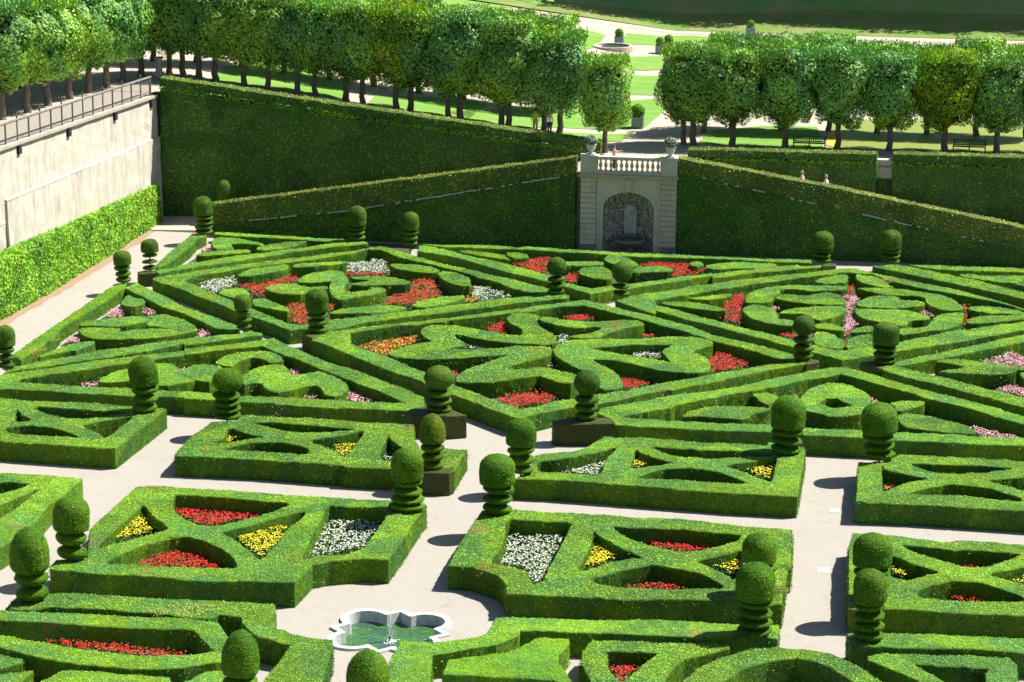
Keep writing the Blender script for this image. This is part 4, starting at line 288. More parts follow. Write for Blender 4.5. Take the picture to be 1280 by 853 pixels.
def leafy(name, c1, c2, c3, patch=.5, dry=0.0, isl=.55, trans=.3, rough=.6, hullscale=16, dcol=(.20, .15, .05), spec=.25, cell=.55):
    """foliage: patches of c1/c2/c3 over metres, leaf to leaf variation, light coming through"""
    mt, nt, b = mat(name); P = pos(nt)
    n1 = noise(nt, patch, 2, .5, P)
    c = ramp(nt, n1.outputs[0], [(.36, c1), (.5, c2), (.64, c3)]).outputs[0]
    n2 = noise(nt, patch * 5.3, 3, .6, P)
    c = mix(nt, .45, c, ramp(nt, n2.outputs[0], [(.35, c1), (.65, c3)]).outputs[0])
    if dry > 0:
        n3 = noise(nt, .33, 3, .6, P)
        c = mix(nt, ramp(nt, n3.outputs[0], [(.70 - dry * .1, (0, 0, 0)), (.76 - dry * .1, (.75, .75, .75))]).outputs[0], c, dcol)
    g = N(nt, 'ShaderNodeNewGeometry').outputs['Random Per Island']
    hi = noise(nt, hullscale, 2, .7, P).outputs[0]
    v = mval(nt, 'ADD', mval(nt, 'MULTIPLY', g, isl), 1 - isl * .5)
    v = mval(nt, 'MULTIPLY', v, mval(nt, 'ADD', mval(nt, 'MULTIPLY', hi, 1.1), .45))
    v = mval(nt, 'MULTIPLY', v, mval(nt, 'ADD', mval(nt, 'MULTIPLY', noise(nt, 5.5, 3, .65, P).outputs[0], .9), .55))
    vo = N(nt, 'ShaderNodeTexVoronoi'); vo.inputs['Scale'].default_value = cell; dn_ = noise(nt, 2.2, 4, .7, P); vm = N(nt, 'ShaderNodeVectorMath', operation='MULTIPLY_ADD'); nt.links.new(dn_.outputs['Color'], vm.inputs[0]); vm.inputs[1].default_value = (.9, .9, .9); nt.links.new(P, vm.inputs[2]); nt.links.new(vm.outputs[0], vo.inputs['Vector'])
    sv = N(nt, 'ShaderNodeSeparateColor'); nt.links.new(vo.outputs['Color'], sv.inputs[0])
    v = mval(nt, 'MULTIPLY', v, mval(nt, 'ADD', mval(nt, 'MULTIPLY', sv.outputs[0], .34), .83))
    c = mix(nt, mval(nt, 'MULTIPLY', ramp(nt, sv.outputs[1], [(.58, (0, 0, 0)), (.74, (1, 1, 1))]).outputs[0], .45), c, c3)
    c = mix(nt, mval(nt, 'MULTIPLY', ramp(nt, sv.outputs[1], [(.26, (1, 1, 1)), (.42, (0, 0, 0))]).outputs[0], .45), c, c1)
    gp = ramp(nt, noise(nt, 3.4, 5, .75, P, .6).outputs[0], [(.31, (.50, .50, .50)), (.42, (1, 1, 1))])
    sg = N(nt, 'ShaderNodeSeparateColor'); nt.links.new(gp.outputs[0], sg.inputs[0]); v = mval(nt, 'MULTIPLY', v, sg.outputs[0])
    cc = N(nt, 'ShaderNodeCombineColor')
    for i in range(3): nt.links.new(v, cc.inputs[i])
    c = mix(nt, 1.0, c, cc.outputs[0], 'MULTIPLY')
    nt.links.new(c, b.inputs['Base Color']); b.inputs['Roughness'].default_value = rough
    b.inputs['Specular IOR Level'].default_value = spec
    bump(nt, b, hi, .6, .05)
    tr = N(nt, 'ShaderNodeBsdfTranslucent'); nt.links.new(mix(nt, 1, c, (1.0, 1.25, .5), 'MULTIPLY'), tr.inputs[0])
    ms = N(nt, 'ShaderNodeMixShader'); ms.inputs[0].default_value = trans
    nt.links.new(b.outputs[0], ms.inputs[1]); nt.links.new(tr.outputs[0], ms.inputs[2])
    nt.links.new(ms.outputs[0], nt.nodes['Material Output'].inputs[0])
    return mt
def plain(name, c, rough=.8, var=.25, scale=6, metal=0, bmp=0, c2=None, spec=.3):
    mt, nt, b = mat(name); P = pos(nt)
    n = noise(nt, scale, 4, .6, P)
    lo = c2 or tuple(x * (1 - var) for x in c); hi = tuple(min(1, x * (1 + var * .6)) for x in c)
    cr = ramp(nt, n.outputs[0], [(.3, lo), (.7, hi)])
    nt.links.new(cr.outputs[0], b.inputs['Base Color']); b.inputs['Roughness'].default_value = rough
    b.inputs['Metallic'].default_value = metal; b.inputs['Specular IOR Level'].default_value = spec
    if bmp: bump(nt, b, n.outputs[0], .5, bmp)
    return mt

M = {}
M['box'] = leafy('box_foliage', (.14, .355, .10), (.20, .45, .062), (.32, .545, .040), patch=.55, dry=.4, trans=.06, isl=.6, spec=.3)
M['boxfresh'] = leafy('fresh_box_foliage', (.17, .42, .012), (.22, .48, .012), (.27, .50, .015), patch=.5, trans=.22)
M['boxhull'] = leafy('box_inner_shade', (.042, .115, .022), (.060, .15, .014), (.105, .195, .011), patch=.55, dry=.4, trans=0, hullscale=20, spec=.05)
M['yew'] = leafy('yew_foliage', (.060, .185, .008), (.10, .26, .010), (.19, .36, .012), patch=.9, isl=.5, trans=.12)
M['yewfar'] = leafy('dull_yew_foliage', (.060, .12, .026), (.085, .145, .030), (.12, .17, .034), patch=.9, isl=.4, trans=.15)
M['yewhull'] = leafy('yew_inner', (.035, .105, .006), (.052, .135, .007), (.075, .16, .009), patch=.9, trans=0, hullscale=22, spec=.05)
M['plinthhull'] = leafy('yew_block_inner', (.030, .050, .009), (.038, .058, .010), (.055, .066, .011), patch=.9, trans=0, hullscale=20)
M['plinth'] = leafy('yew_block', (.070, .12, .014), (.11, .15, .018), (.16, .17, .022), patch=.9, isl=.4, trans=.15, hullscale=18)
M['gold'] = leafy('golden_yew', (.10, .21, .012), (.20, .27, .010), (.40, .34, .012), patch=1.6, isl=.5, trans=.2)
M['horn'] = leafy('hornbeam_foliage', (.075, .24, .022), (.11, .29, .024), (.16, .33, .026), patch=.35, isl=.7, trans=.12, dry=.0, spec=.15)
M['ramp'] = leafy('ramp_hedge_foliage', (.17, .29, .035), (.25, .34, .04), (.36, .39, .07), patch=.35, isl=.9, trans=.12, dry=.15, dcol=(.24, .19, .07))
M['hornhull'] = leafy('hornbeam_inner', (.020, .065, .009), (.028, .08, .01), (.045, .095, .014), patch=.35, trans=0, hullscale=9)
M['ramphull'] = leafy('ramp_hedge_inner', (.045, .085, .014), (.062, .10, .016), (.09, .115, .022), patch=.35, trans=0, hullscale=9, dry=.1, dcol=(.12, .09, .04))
M['tips'] = leafy('hedge_sunlit_tips', (.20, .26, .04), (.27, .30, .05), (.34, .34, .07), patch=.8, isl=.7, trans=.2)  # top leaves tinted lighter, sunlight put into their colour
M['lime'] = leafy('lime_foliage', (.10, .29, .075), (.16, .38, .055), (.28, .47, .032), patch=.22, isl=.8, trans=.12, spec=.35, rough=.5, cell=.25)
M['limeyellow'] = leafy('yellowing_lime_foliage', (.12, .28, .03), (.19, .35, .025), (.33, .42, .02), patch=.4, isl=.9, trans=.35)
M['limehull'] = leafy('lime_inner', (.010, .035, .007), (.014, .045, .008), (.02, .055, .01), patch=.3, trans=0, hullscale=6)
M['vine'] = leafy('climber_foliage', (.16, .38, .03), (.24, .47, .025), (.32, .54, .03), patch=.6, isl=.9, trans=.3, spec=.5)
M['grass'] = leafy('grass_tufts', (.08, .17, .02), (.12, .22, .025), (.20, .24, .04), patch=.8, isl=.8, trans=.25)
M['stem'] = plain('green_stems', (.07, .17, .03), .7, .4, 20)
M['bark'] = plain('lime_bark', (.17, .14, .115), .95, .5, 9, bmp=.04)
M['twig'] = plain('bare_twigs', (.16, .12, .09), .95, .3, 30)
for k, c in dict(red=(.72, .02, .018), orange=(.62, .13, .02), pink=(.78, .24, .36), white=(.68, .73, .60), yellow=(.90, .74, .03), dark=(.30, .06, .02)).items():
    M['f_' + k] = plain(k + '_petals', c, .6, .35, 14)
M['urnflower'] = plain('grey_lilac_petals', (.55, .52, .54), .7, .5, 12)
M['iron'] = plain('painted_iron', (.08, .088, .095), .5, .3, 8, spec=.5)
M['rail'] = plain('weathered_rail', (.20, .20, .18), .7, .35, 5)
M['wire'] = plain('wire_mesh', (.20, .21, .20), .5, .2, 8)
M['dark'] = plain('dark_hole', (.03, .028, .025), .9)
M['bench'] = plain('dark_green_paint', (.012, .06, .035), .45, .25, 12, spec=.5)
M['tub'] = plain('grey_blue_paint', (.22, .30, .29), .6, .2, 8)
M['skin'] = plain('skin', (.55, .32, .22), .6, .08, 10)
M['hair'] = plain('grey_hair', (.35, .30, .25), .7, .2, 30)
M['hairb'] = plain('brown_hair', (.16, .06, .03), .6, .2, 30)
for k, c in dict(pinkc=(.70, .50, .50), whitec=(.80, .80, .82), blackc=(.025, .025, .03), lime=(.40, .60, .05), beige=(.45, .36, .25), navy=(.05, .06, .09)).items():
    M['c_' + k] = plain(k + '_cloth', c, .9, .12, 20)

def gravel(name, a, b_, dirt):
    mt, nt, b = mat(name); P = pos(nt)
    n1 = noise(nt, 42, 2, .8, P); n2 = noise(nt, .35, 4, .6, P); n3 = noise(nt, 11, 4, .8, P)
    c = ramp(nt, n1.outputs[0], [(.28, a), (.72, b_)]).outputs[0]
    c = mix(nt, ramp(nt, n2.outputs[0], [(.45, (0, 0, 0)), (.75, (.55, .55, .55))]).outputs[0], c, dirt)
    c = mix(nt, .35, c, ramp(nt, n3.outputs[0], [(.3, tuple(x * .72 for x in a)), (.7, b_)]).outputs[0])
    n5 = noise(nt, 1.4, 6, .75, P, .8); c = mix(nt, ramp(nt, n5.outputs[0], [(.55, (0, 0, 0)), (.78, (.45, .45, .45))]).outputs[0], c, tuple(x * .62 for x in a))
    nt.links.new(c, b.inputs['Base Color']); b.inputs['Roughness'].default_value = .95; b.inputs['Specular IOR Level'].default_value = .1
    bump(nt, b, n1.outputs[0], .8, .02); return mt
M['gravel'] = gravel('pale_gravel', (.255, .235, .20), (.44, .413, .368), (.31, .275, .225))
M['sand'] = gravel('terrace_gravel', (.36, .31, .25), (.50, .44, .37), (.42, .36, .28))
M['soil'] = plain('dark_soil', (.075, .062, .040), .95, .5, 14, bmp=.03, c2=(.035, .05, .018))
def lawnmat(name, a, b_, tan, fac, stripes=True):
    mt, nt, b = mat(name); P = pos(nt)
    n1 = noise(nt, 28, 3, .8, P); n2 = noise(nt, .22, 4, .6, P)
    c = ramp(nt, n1.outputs[0], [(.25, a), (.75, b_)]).outputs[0]
    if stripes:
        sp = N(nt, 'ShaderNodeSeparateXYZ'); nt.links.new(P, sp.inputs[0])
        s = mval(nt, 'SINE', mval(nt, 'MULTIPLY', sp.outputs[1], 2.6))
        c = mix(nt, ramp(nt, s, [(.45, (0, 0, 0)), (.55, (.22, .22, .22))]).outputs[0], c, (.22, .40, .07))
    c = mix(nt, ramp(nt, n2.outputs[0], [(.5 - fac * .2, (0, 0, 0)), (.62 + .1 * (1 - fac), (fac, fac, fac))]).outputs[0], c, tan)
    nt.links.new(c, b.inputs['Base Color']); b.inputs['Roughness'].default_value = .9; b.inputs['Specular IOR Level'].default_value = .1
    bump(nt, b, n1.outputs[0], .5, .03); return mt
M['lawn'] = lawnmat('mown_lawn', (.10, .23, .04), (.17, .32, .06), (.28, .31, .11), .35)
M['bank'] = lawnmat('rough_grass', (.08, .17, .03), (.15, .25, .05), (.30, .24, .13), .6, False)
M['darkbank'] = lawnmat('bank_grass', (.07, .24, .055), (.12, .33, .075), (.32, .27, .13), .75, False)
def stonemat(name, a, b_, stain, sx=1.0, amt=.6, lichen=None, th=.50):
    mt, nt, b = mat(name); P = pos(nt)
    n1 = noise(nt, 1.3, 6, .65, P); n4 = noise(nt, 16, 4, .75, P)
    c = ramp(nt, n1.outputs[0], [(.3, a), (.7, b_)]).outputs[0]
    mp = N(nt, 'ShaderNodeMapping'); mp.inputs['Scale'].default_value = (1.9 * sx, 1.9 * sx, .30); nt.links.new(P, mp.inputs[0])
    n2 = noise(nt, 1.0, 6, .72, mp.outputs[0])
    c = mix(nt, ramp(nt, n2.outputs[0], [(th, (0, 0, 0)), (th + .2, (amt, amt, amt))]).outputs[0], c, stain)
    if lichen:
        n3 = noise(nt, .8, 5, .7, P)
        c = mix(nt, ramp(nt, n3.outputs[0], [(.52, (0, 0, 0)), (.66, (.5, .5, .5))]).outputs[0], c, lichen)
    c = mix(nt, .35, c, ramp(nt, n4.outputs[0], [(.3, tuple(x * .6 for x in a)), (.7, b_)]).outputs[0])
    nt.links.new(c, b.inputs['Base Color']); b.inputs['Roughness'].default_value = .9; b.inputs['Specular IOR Level'].default_value = .2
    bump(nt, b, n4.outputs[0], .5, .03); return mt
M['wall'] = stonemat('rendered_wall', (.44, .405, .33), (.64, .60, .51), (.22, .20, .165), 1.0, .75, lichen=(.44, .39, .28), th=.47)
M['cap'] = stonemat('wall_cap_stone', (.36, .31, .25), (.50, .44, .36), (.22, .19, .16))
M['ashlar'] = stonemat('ashlar', (.46, .43, .36), (.60, .57, .49), (.24, .22, .19), amt=.5)
M['pinkash'] = stonemat('rosy_ashlar', (.44, .37, .33), (.56, .48, .42), (.26, .22, .20), amt=.5)
M['balst'] = stonemat('balustrade_stone', (.42, .40, .34), (.56, .53, .46), (.20, .20, .18), amt=.5)
M['rubble'] = stonemat('grotto_rubble', (.38, .35, .32), (.58, .54, .49), (.20, .19, .18), 1.5, .5, (.48, .38, .20))
M['rubdark'] = stonemat('grotto_recess', (.32, .29, .27), (.48, .44, .40), (.17, .16, .15), 1.5, .5, (.40, .31, .16))
M['basinst'] = stonemat('mossy_basin_stone', (.12, .13, .11), (.24, .25, .22), (.06, .08, .05))
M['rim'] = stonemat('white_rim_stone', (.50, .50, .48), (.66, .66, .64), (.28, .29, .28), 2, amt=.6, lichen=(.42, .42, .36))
M['inwall'] = stonemat('pool_wall_stone', (.42, .44, .44), (.62, .64, .64), (.18, .21, .20), 2, .7)
def water(name, deep, weed, amt, rough=.05):
    mt, nt, b = mat(name); P = pos(nt)
    n1 = noise(nt, 1.1, 4, .65, P, 1.5); n2 = noise(nt, 9, 2, .5, P)
    c = mix(nt, ramp(nt, n1.outputs[0], [(.5 - amt * .25, (0, 0, 0)), (.62, (1, 1, 1))]).outputs[0], deep, weed)
    nt.links.new(c, b.inputs['Base Color']); b.inputs['Roughness'].default_value = rough
    bump(nt, b, n2.outputs[0], .25, .03); return mt
M['water'] = water('pool_water', (.035, .085, .055), (.05, .16, .02), .35, .06)
M['algae'] = water('algae_pond', (.17, .22, .04), (.20, .245, .05), 1, .55)
M['poolwater'] = water('far_pool_water', (.05, .08, .08), (.06, .09, .06), .4)
mt, nt_, b_ = mat('water_jet'); b_.inputs['Base Color'].default_value = (.9, .93, .95, 1); b_.inputs['Roughness'].default_value = .2
b_.inputs['Transmission Weight'].default_value = .45; M['jet'] = mt
M['foam'] = plain('water_foam', (.75, .80, .80), .4, .2, 30)

# ---------------------------------------------------------------- mesh helpers
def tagk(o, label=None, cat=None, group=None, kind=None):
    if label: o['label'] = label
    if cat: o['category'] = cat
    if group: o['group'] = group
    if kind: o['kind'] = kind
    return o
def link(name, me, parent=None, loc=None):
    o = bpy.data.objects.new(name, me); col.objects.link(o)
    if parent: o.parent = parent
    if loc is not None: o.location = loc
    return o
def empty(name, loc, rz=0):
    o = bpy.data.objects.new(name, None); col.objects.link(o); o.location = loc; o.rotation_euler = (0, 0, rz); return o
class MB:
    def __init__(s): s.v = []; s.f = []; s.mi = []; s.n = 0
    def add(s, v, f, mi=0):
        v = np.asarray(v, float).reshape(-1, 3); s.v.append(v)
        for q in f: s.f.append([i + s.n for i in q]); s.mi.append(mi)
        s.n += len(v)
    def box(s, x0, x1, y0, y1, z0, z1, mi=0):
        v = [(x, y, z) for z in (z0, z1) for y in (y0, y1) for x in (x0, x1)]
        s.add(v, [(0, 2, 3, 1), (4, 5, 7, 6), (0, 1, 5, 4), (2, 6, 7, 3), (0, 4, 6, 2), (1, 3, 7, 5)], mi)
    def hexa(s, b, t, mi=0):          # bottom and top outlines
        n = len(b)
        s.add(list(b) + list(t), [tuple(range(n))[::-1], tuple(range(n, 2 * n))] + [(i, (i + 1) % n, n + (i + 1) % n, n + i) for i in range(n)], mi)
    def lathe(s, prof, c=(0, 0, 0), n=16, mi=0, mat4=None):
        v = []; f = []
        for r, z in prof:
            for i in range(n): a = 2 * math.pi * i / n; v.append((c[0] + r * math.cos(a), c[1] + r * math.sin(a), c[2] + z))
        k = len(prof)
        for j in range(k - 1):
            for i in range(n): f.append((j * n + i, j * n + (i + 1) % n, (j + 1) * n + (i + 1) % n, (j + 1) * n + i))
        f.append(tuple(range(n))[::-1]); f.append(tuple(range((k - 1) * n, k * n)))
        v = np.array(v)
        if mat4 is not None: v = (v @ np.array(mat4)[:3, :3].T) + np.array(mat4)[:3, 3]
        s.add(v, f, mi)
    def tube(s, pts, rad, n=7, mi=0):
        pts = [Vector(p) for p in pts]; v = []; f = []
        if not hasattr(rad, '__len__'): rad = [rad] * len(pts)
        q = None; pt = None
        for i, p in enumerate(pts):
            t = (pts[min(i + 1, len(pts) - 1)] - pts[max(i - 1, 0)]).normalized()
            q = t.to_track_quat('Z', 'Y') if q is None else pt.rotation_difference(t) @ q
            pt = t
            for k in range(n):
                a = 2 * math.pi * k / n; v.append(tuple(p + q @ Vector((rad[i] * math.cos(a), rad[i] * math.sin(a), 0))))
        for i in range(len(pts) - 1):
            for k in range(n): f.append((i * n + k, i * n + (k + 1) % n, (i + 1) * n + (k + 1) % n, (i + 1) * n + k))
        f.append(tuple(range(n))[::-1]); f.append(tuple(range((len(pts) - 1) * n, len(pts) * n)))
        s.add(v, f, mi)
    def leaves(s, tris, dens, size, mi=1, out=.02, tilt=.6, quad=False, up=0.0, aspect=.55):
        """scatter leaf faces over triangles (n,3,3)"""
        tris = np.asarray(tris, float)
        if not len(tris): return
        nrm = np.cross(tris[:, 1] - tris[:, 0], tris[:, 2] - tris[:, 0]); ar = np.linalg.norm(nrm, axis=1) / 2
        nrm = nrm / (2 * ar[:, None] + 1e-12)
        k = int(ar.sum() * dens)
        if k < 1: return
        idx = rng.choice(len(tris), k, p=ar / ar.sum())
        a = rng.random(k); b = rng.random(k); fl = a + b > 1; a[fl] = 1 - a[fl]; b[fl] = 1 - b[fl]
        t = tris[idx]; c = t[:, 0] + a[:, None] * (t[:, 1] - t[:, 0]) + b[:, None] * (t[:, 2] - t[:, 0])
        nn = nrm[idx] + rng.normal(0, tilt, (k, 3)); nn[:, 2] += up; nn /= np.linalg.norm(nn, axis=1)[:, None]
        c = c + nrm[idx] * (rng.random(k)[:, None] * out)
        r = rng.normal(0, 1, (k, 3)); u = np.cross(nn, r); u /= np.linalg.norm(u, axis=1)[:, None]; v = np.cross(nn, u)
        sz = size * (.6 + .8 * rng.random(k))[:, None]
        s.leafat(c, u * sz, v * sz * aspect, mi, quad)
    def leafat(s, c, u, v, mi, quad=False):
        k = len(c)
        if quad: P = np.stack([c - u * .6, c + v * .55 - u * .05, c + u * .6, c - v * .55 - u * .05], 1).reshape(-1, 3); q = 4
        else: P = np.stack([c - u * .5 - v * .5, c + u * .6, c - u * .3 + v * .7], 1).reshape(-1, 3); q = 3
        if not hasattr(s, 'lv'): s.lv = {}
        s.lv.setdefault((mi, q), []).append(P)
    def build(s, name, mats, parent=None, loc=None, smooth=False):
        if not isinstance(mats, (list, tuple)): mats = [mats]
        V = [np.concatenate(s.v)] if s.v else []
        loops = [i for q in s.f for i in q]; lt = [len(q) for q in s.f]; mi = list(s.mi); n = s.n; nsm = len(s.f)
        LV = [np.array(loops, np.int32)]; LT = [np.array(lt, np.int32)]; MI = [np.array(mi, np.int32)]
        for (m_, q), Ps in getattr(s, 'lv', {}).items():
            P = np.concatenate(Ps); V.append(P); k = len(P)
            LV.append(np.arange(n, n + k, dtype=np.int32)); LT.append(np.full(k // q, q, np.int32)); MI.append(np.full(k // q, m_, np.int32)); n += k
        V = np.concatenate(V); LV = np.concatenate(LV); LT = np.concatenate(LT); MI = np.concatenate(MI)
        me = bpy.data.meshes.new(name)
        me.vertices.add(len(V)); me.vertices.foreach_set('co', V.astype(np.float32).ravel())
        me.loops.add(len(LV)); me.loops.foreach_set('vertex_index', LV)
        me.polygons.add(len(LT)); ls = np.concatenate([[0], np.cumsum(LT)[:-1]]).astype(np.int32)
        me.polygons.foreach_set('loop_start', ls); me.polygons.foreach_set('loop_total', LT)
        me.polygons.foreach_set('material_index', MI)
        sm = np.zeros(len(LT), bool); sm[:nsm] = smooth; me.polygons.foreach_set('use_smooth', sm)
        for q in mats: me.materials.append(q)
        me.update(calc_edges=True); me.validate()
        return link(name, me, parent, loc)
def resample(p, step):
    out = []
    for i in range(len(p)):
        a = np.array(p[i]); b = np.array(p[(i + 1) % len(p)]); L = np.linalg.norm(b - a); k = max(1, int(round(L / step)))
        for j in range(k): out.append(a + (b - a) * j / k)
    return out
def chaikin(p, r=.22):
    out = []
    for i in range(len(p)):
        a = np.array(p[i]); b = np.array(p[(i + 1) % len(p)]); out += [a + (b - a) * r, a + (b - a) * (1 - r)]
    return out
def area2(p):
    p = np.array(p); return float(np.dot(p[:, 0], np.roll(p[:, 1], -1)) - np.dot(p[:, 1], np.roll(p[:, 0], -1))) / 2
def inside(p, q):
    x, y = q; c = False; n = len(p); j = n - 1
    for i in range(n):
        if (p[i][1] > y) != (p[j][1] > y) and x < (p[j][0] - p[i][0]) * (y - p[i][1]) / (p[j][1] - p[i][1]) + p[i][0]: c = not c
        j = i
    return c
def region(outer, holes, step=.35, jit=.015, grid=.6, tries=0):
    """non-overlapping triangulation of outer minus holes, with inner points"""
    V = []; F = []
    for p in [outer] + holes:
        q = [np.array(x) + rng.normal(0, jit, 2) for x in resample(p, step)]
        if area2(q) < 0: q = q[::-1]
        F.append(list(range(len(V), len(V) + len(q)))); V += q
    if grid:
        A = np.array(outer); (x0, y0), (x1, y1) = A.min(0), A.max(0)
        xs = np.arange(x0, x1, grid); ys = np.arange(y0, y1, grid)
        for x in xs:
            for y in ys:
                q = (x + rng.uniform(-.2, .2) * grid, y + rng.uniform(-.2, .2) * grid)
                if inside(outer, q) and not any(inside(h, q) for h in holes): V.append(np.array(q))
    r = delaunay_2d_cdt([Vector((float(v[0]), float(v[1]))) for v in V], [], F, 1, 1e-4)
    vs, fs, of = r[0], r[2], r[5]
    keep = []
    for f, o in zip(fs, of):
        c = (sum(vs[i][0] for i in f) / len(f), sum(vs[i][1] for i in f) / len(f))
        if 0 in o or not o:
            if any(k in o for k in range(1, len(F))) or any(inside(h, c) for h in holes): continue
            if 0 in o or inside(outer, c): keep.append(tuple(f))
    got = sum(abs(area2([vs[i] for i in f])) for f in keep); want = abs(area2(outer)) - sum(abs(area2(h)) for h in holes)
    if got < .6 * want and tries < 6: return region(outer, holes, step * 1.07, jit, grid, tries + 1)
    return [tuple(v) for v in vs], keep
def prism(mb, outer, holes, z0, z1, step=.35, jit=.015, zj=.012, grid=.6, mi=0, inset=.028):
    vs, fs = region(outer, holes, step, jit, grid)
    ed = {}
    for f in fs:
        for i in range(len(f)):
            a, b = f[i], f[(i + 1) % len(f)]; ed[(a, b)] = 1
    bd = [(a, b) for (a, b) in ed if (b, a) not in ed]
    bv = sorted({i for e in bd for i in e}); nx = {a: b for a, b in bd}; pv = {b: a for a, b in bd}
    used = sorted({i for f in fs for i in f}); mp = {i: k for k, i in enumerate(used)}
    top = []; zz = {}
    for i in used:
        x, y = vs[i]; zz[i] = z1 + rng.normal(0, zj) + (.03 * math.sin(x * 1.1 + y * .7) * math.sin(y * 1.3 - x * .4) if z1 > .3 else 0)
        if i in nx and i in pv and inset:
            a = Vector(vs[pv[i]]); c = Vector(vs[nx[i]]); t = (c - a)
            if t.length > 1e-6:
                t.normalize(); x -= t.y * inset; y += t.x * inset
        top.append((x, y, zz[i]))
    n = len(top); k2 = {i: n + j for j, i in enumerate(bv)}; k3 = {i: n + len(bv) + j for j, i in enumerate(bv)}; k4 = {i: n + 2 * len(bv) + j for j, i in enumerate(bv)}
    V = top + [(vs[i][0], vs[i][1], zz[i] - inset) for i in bv] + [(vs[i][0] + rng.normal(0, jit), vs[i][1] + rng.normal(0, jit), (z0 + z1) / 2) for i in bv] + [(vs[i][0], vs[i][1], z0) for i in bv]
    F = [tuple(mp[i] for i in f) for f in fs]
    for a, b in bd: F += [(mp[b], mp[a], k2[a], k2[b]), (k2[b], k2[a], k3[a], k3[b]), (k3[b], k3[a], k4[a], k4[b])]
    mb.add(V, F, mi)
    V = np.array(V)
    T1 = V[np.array([[mp[i] for i in f[:3]] for f in fs])]
    q = []
    for a, b in bd: q += [(k4[b], k2[b], k2[a]), (k4[b], k2[a], k4[a])]
    T2 = V[np.array(q)] if q else np.zeros((0, 3, 3))
    return T1, T2

# ---------------------------------------------------------------- ground
def terr(x, y):
    if y < 168.6 and x < -51: return 8.6 + (168 - y) * .037
    t = min(max((-22 - x) / 29.5, 0), 1); return 5.17 + 3.45 * t
def sheet(name, poly, zf, mtl, step=1.5, **k):
    mb = MB(); vs, fs = region(poly, [], step, 0, step)
    mb.add([(x, y, zf(x, y)) for x, y in vs], fs); o = mb.build(name, mtl); tagk(o, **k); return o
sheet('ground', [(-700, -300), (700, -300), (700, 1500), (-700, 1500)], lambda x, y: -.9, M['darkbank'], 200, kind='structure')
def quatre(off):
    """quatrefoil with round lobes on the diagonals and square points on the axes"""
    a, d, e = .80 + off, 1.66, 2.12 + off * 1.2; out = []
    for k in range(240):
        t = 2 * math.pi * k / 240; f1 = (t % (math.pi / 2)) - math.pi / 4; f2 = math.pi / 4 - abs(f1)
        q = a * a - (d * math.sin(f1)) ** 2
        r = max(d * math.cos(f1) + math.sqrt(q) if q > 0 else 0, e / (math.cos(f2) + math.sin(f2)))
        out.append((r * math.cos(t), r * math.sin(t)))
    return out
mb = MB(); FX, FY = SITE['fount']
vs, fs = region([(-56.3, 60), (60, 60), (60, 169.5), (-51.4, 169.5)], [[(FX + p[0], FY + p[1]) for p in quatre(.12)[::4]]], .8, 0, 6)
mb.add([(x, y, 0) for x, y in vs], fs); tagk(mb.build('gravel_paths', M['gravel']), kind='structure')
# upper terrace behind the retaining hedges: gravel base
def terrace(name, poly, off, mtl, step=2.5, kind='structure'):
    return sheet(name, poly, lambda x, y: terr(x, y) + off, mtl, step, kind=kind)
for xa, xb in ((-140, -51.5), (-51.5, -22), (-22, 90)): terrace('terrace_ground', [(xa, 169.2), (xb, 169.2), (xb, 238), (xa, 238)], 0, M['sand'], 6)
sheet('wall_walk', [(-120, 60), (-56.7, 60), (-51.8, 169.2), (-120, 169.2)], lambda x, y: 8.6 + max(0, 168 - y) * .037, M['sand'], 6, kind='structure')
# platform behind the niche and the two ramps
def zramp(x):
    if x < -21.3: return 5.14 - (-21.3 - x) * .2
    if x > -14.8: return 5.14 - (x + 14.8) * .168
    return 5.15
mb = MB()
for a, b in ((-52.5, -46), (-46, -34), (-34, -21.3), (-21.3, -14.8), (-14.8, 2), (2, 16)):
    za, zb = max(zramp(a), .01), max(zramp(b), .01)
    if a == -21.3:
        mb.box(a, b, 165.3, 169.3, -.05, 5.15); continue
    mb.hexa([(a, 164.0, -.05), (b, 164.0, -.05), (b, 169.3, -.05), (a, 169.3, -.05)], [(a, 164.0, za), (b, 164.0, zb), (b, 169.3, zb), (a, 169.3, za)])
tagk(mb.build('ramp_walk', M['sand']), kind='structure')

# lawns
def grass_tris(o, dens, size, mtl, name, label=None, up=1.0):
    pass
for i, (lab, p) in enumerate(LAWNS):
    o = sheet('lawn', p, lambda x, y: terr(x, y) + .03, M['lawn'], 2.0, kind='structure')
rd = SITE['road']
p = [(a[0], a[1] - .9) for a in rd] + [(a[0], a[1] + .9) for a in rd[::-1]]
sheet('far_path', [(-52, 232.2)] + [(-31.5, 233.2), (-22, 233.3), (14, 231.8), (60, 230), (60, 232), (14, 233.8), (-22, 235.3), (-31.5, 235.2), (-52, 234.2)], lambda x, y: terr(x, y) + .02, M['sand'], 3, kind='structure')
# grassy strip, then the bank that closes the view
def zb(x, y): return 5.2 + max(0, (y - 237.5)) * .12 + max(0, (y - 244)) * .5 + 3.45 * min(max((-22 - x) / 29.5, 0), 1) * max(0, 1 - (y - 238) / 40)
sheet('grass_verge', [(-46, 235.6), (-22, 235.6), (90, 233.5), (90, 244.6), (-10, 244.6), (-34, 241)], zb, M['bank'], 2, kind='structure')
sheet('bank', [(-34, 241), (-10, 244.6), (90, 244.6), (160, 300), (-60, 300), (-42, 262)], lambda x, y: zb(x, y) - .02, M['darkbank'], 4, kind='structure')
sheet('far_lawn', [(-100, 205), (-46, 212), (-36, 238.5), (-34.5, 241), (-43, 262), (-100, 300)], lambda x, y: terr(x, y) + .04 + max(0, y - 238) * .12, M['lawn'], 4, kind='structure')
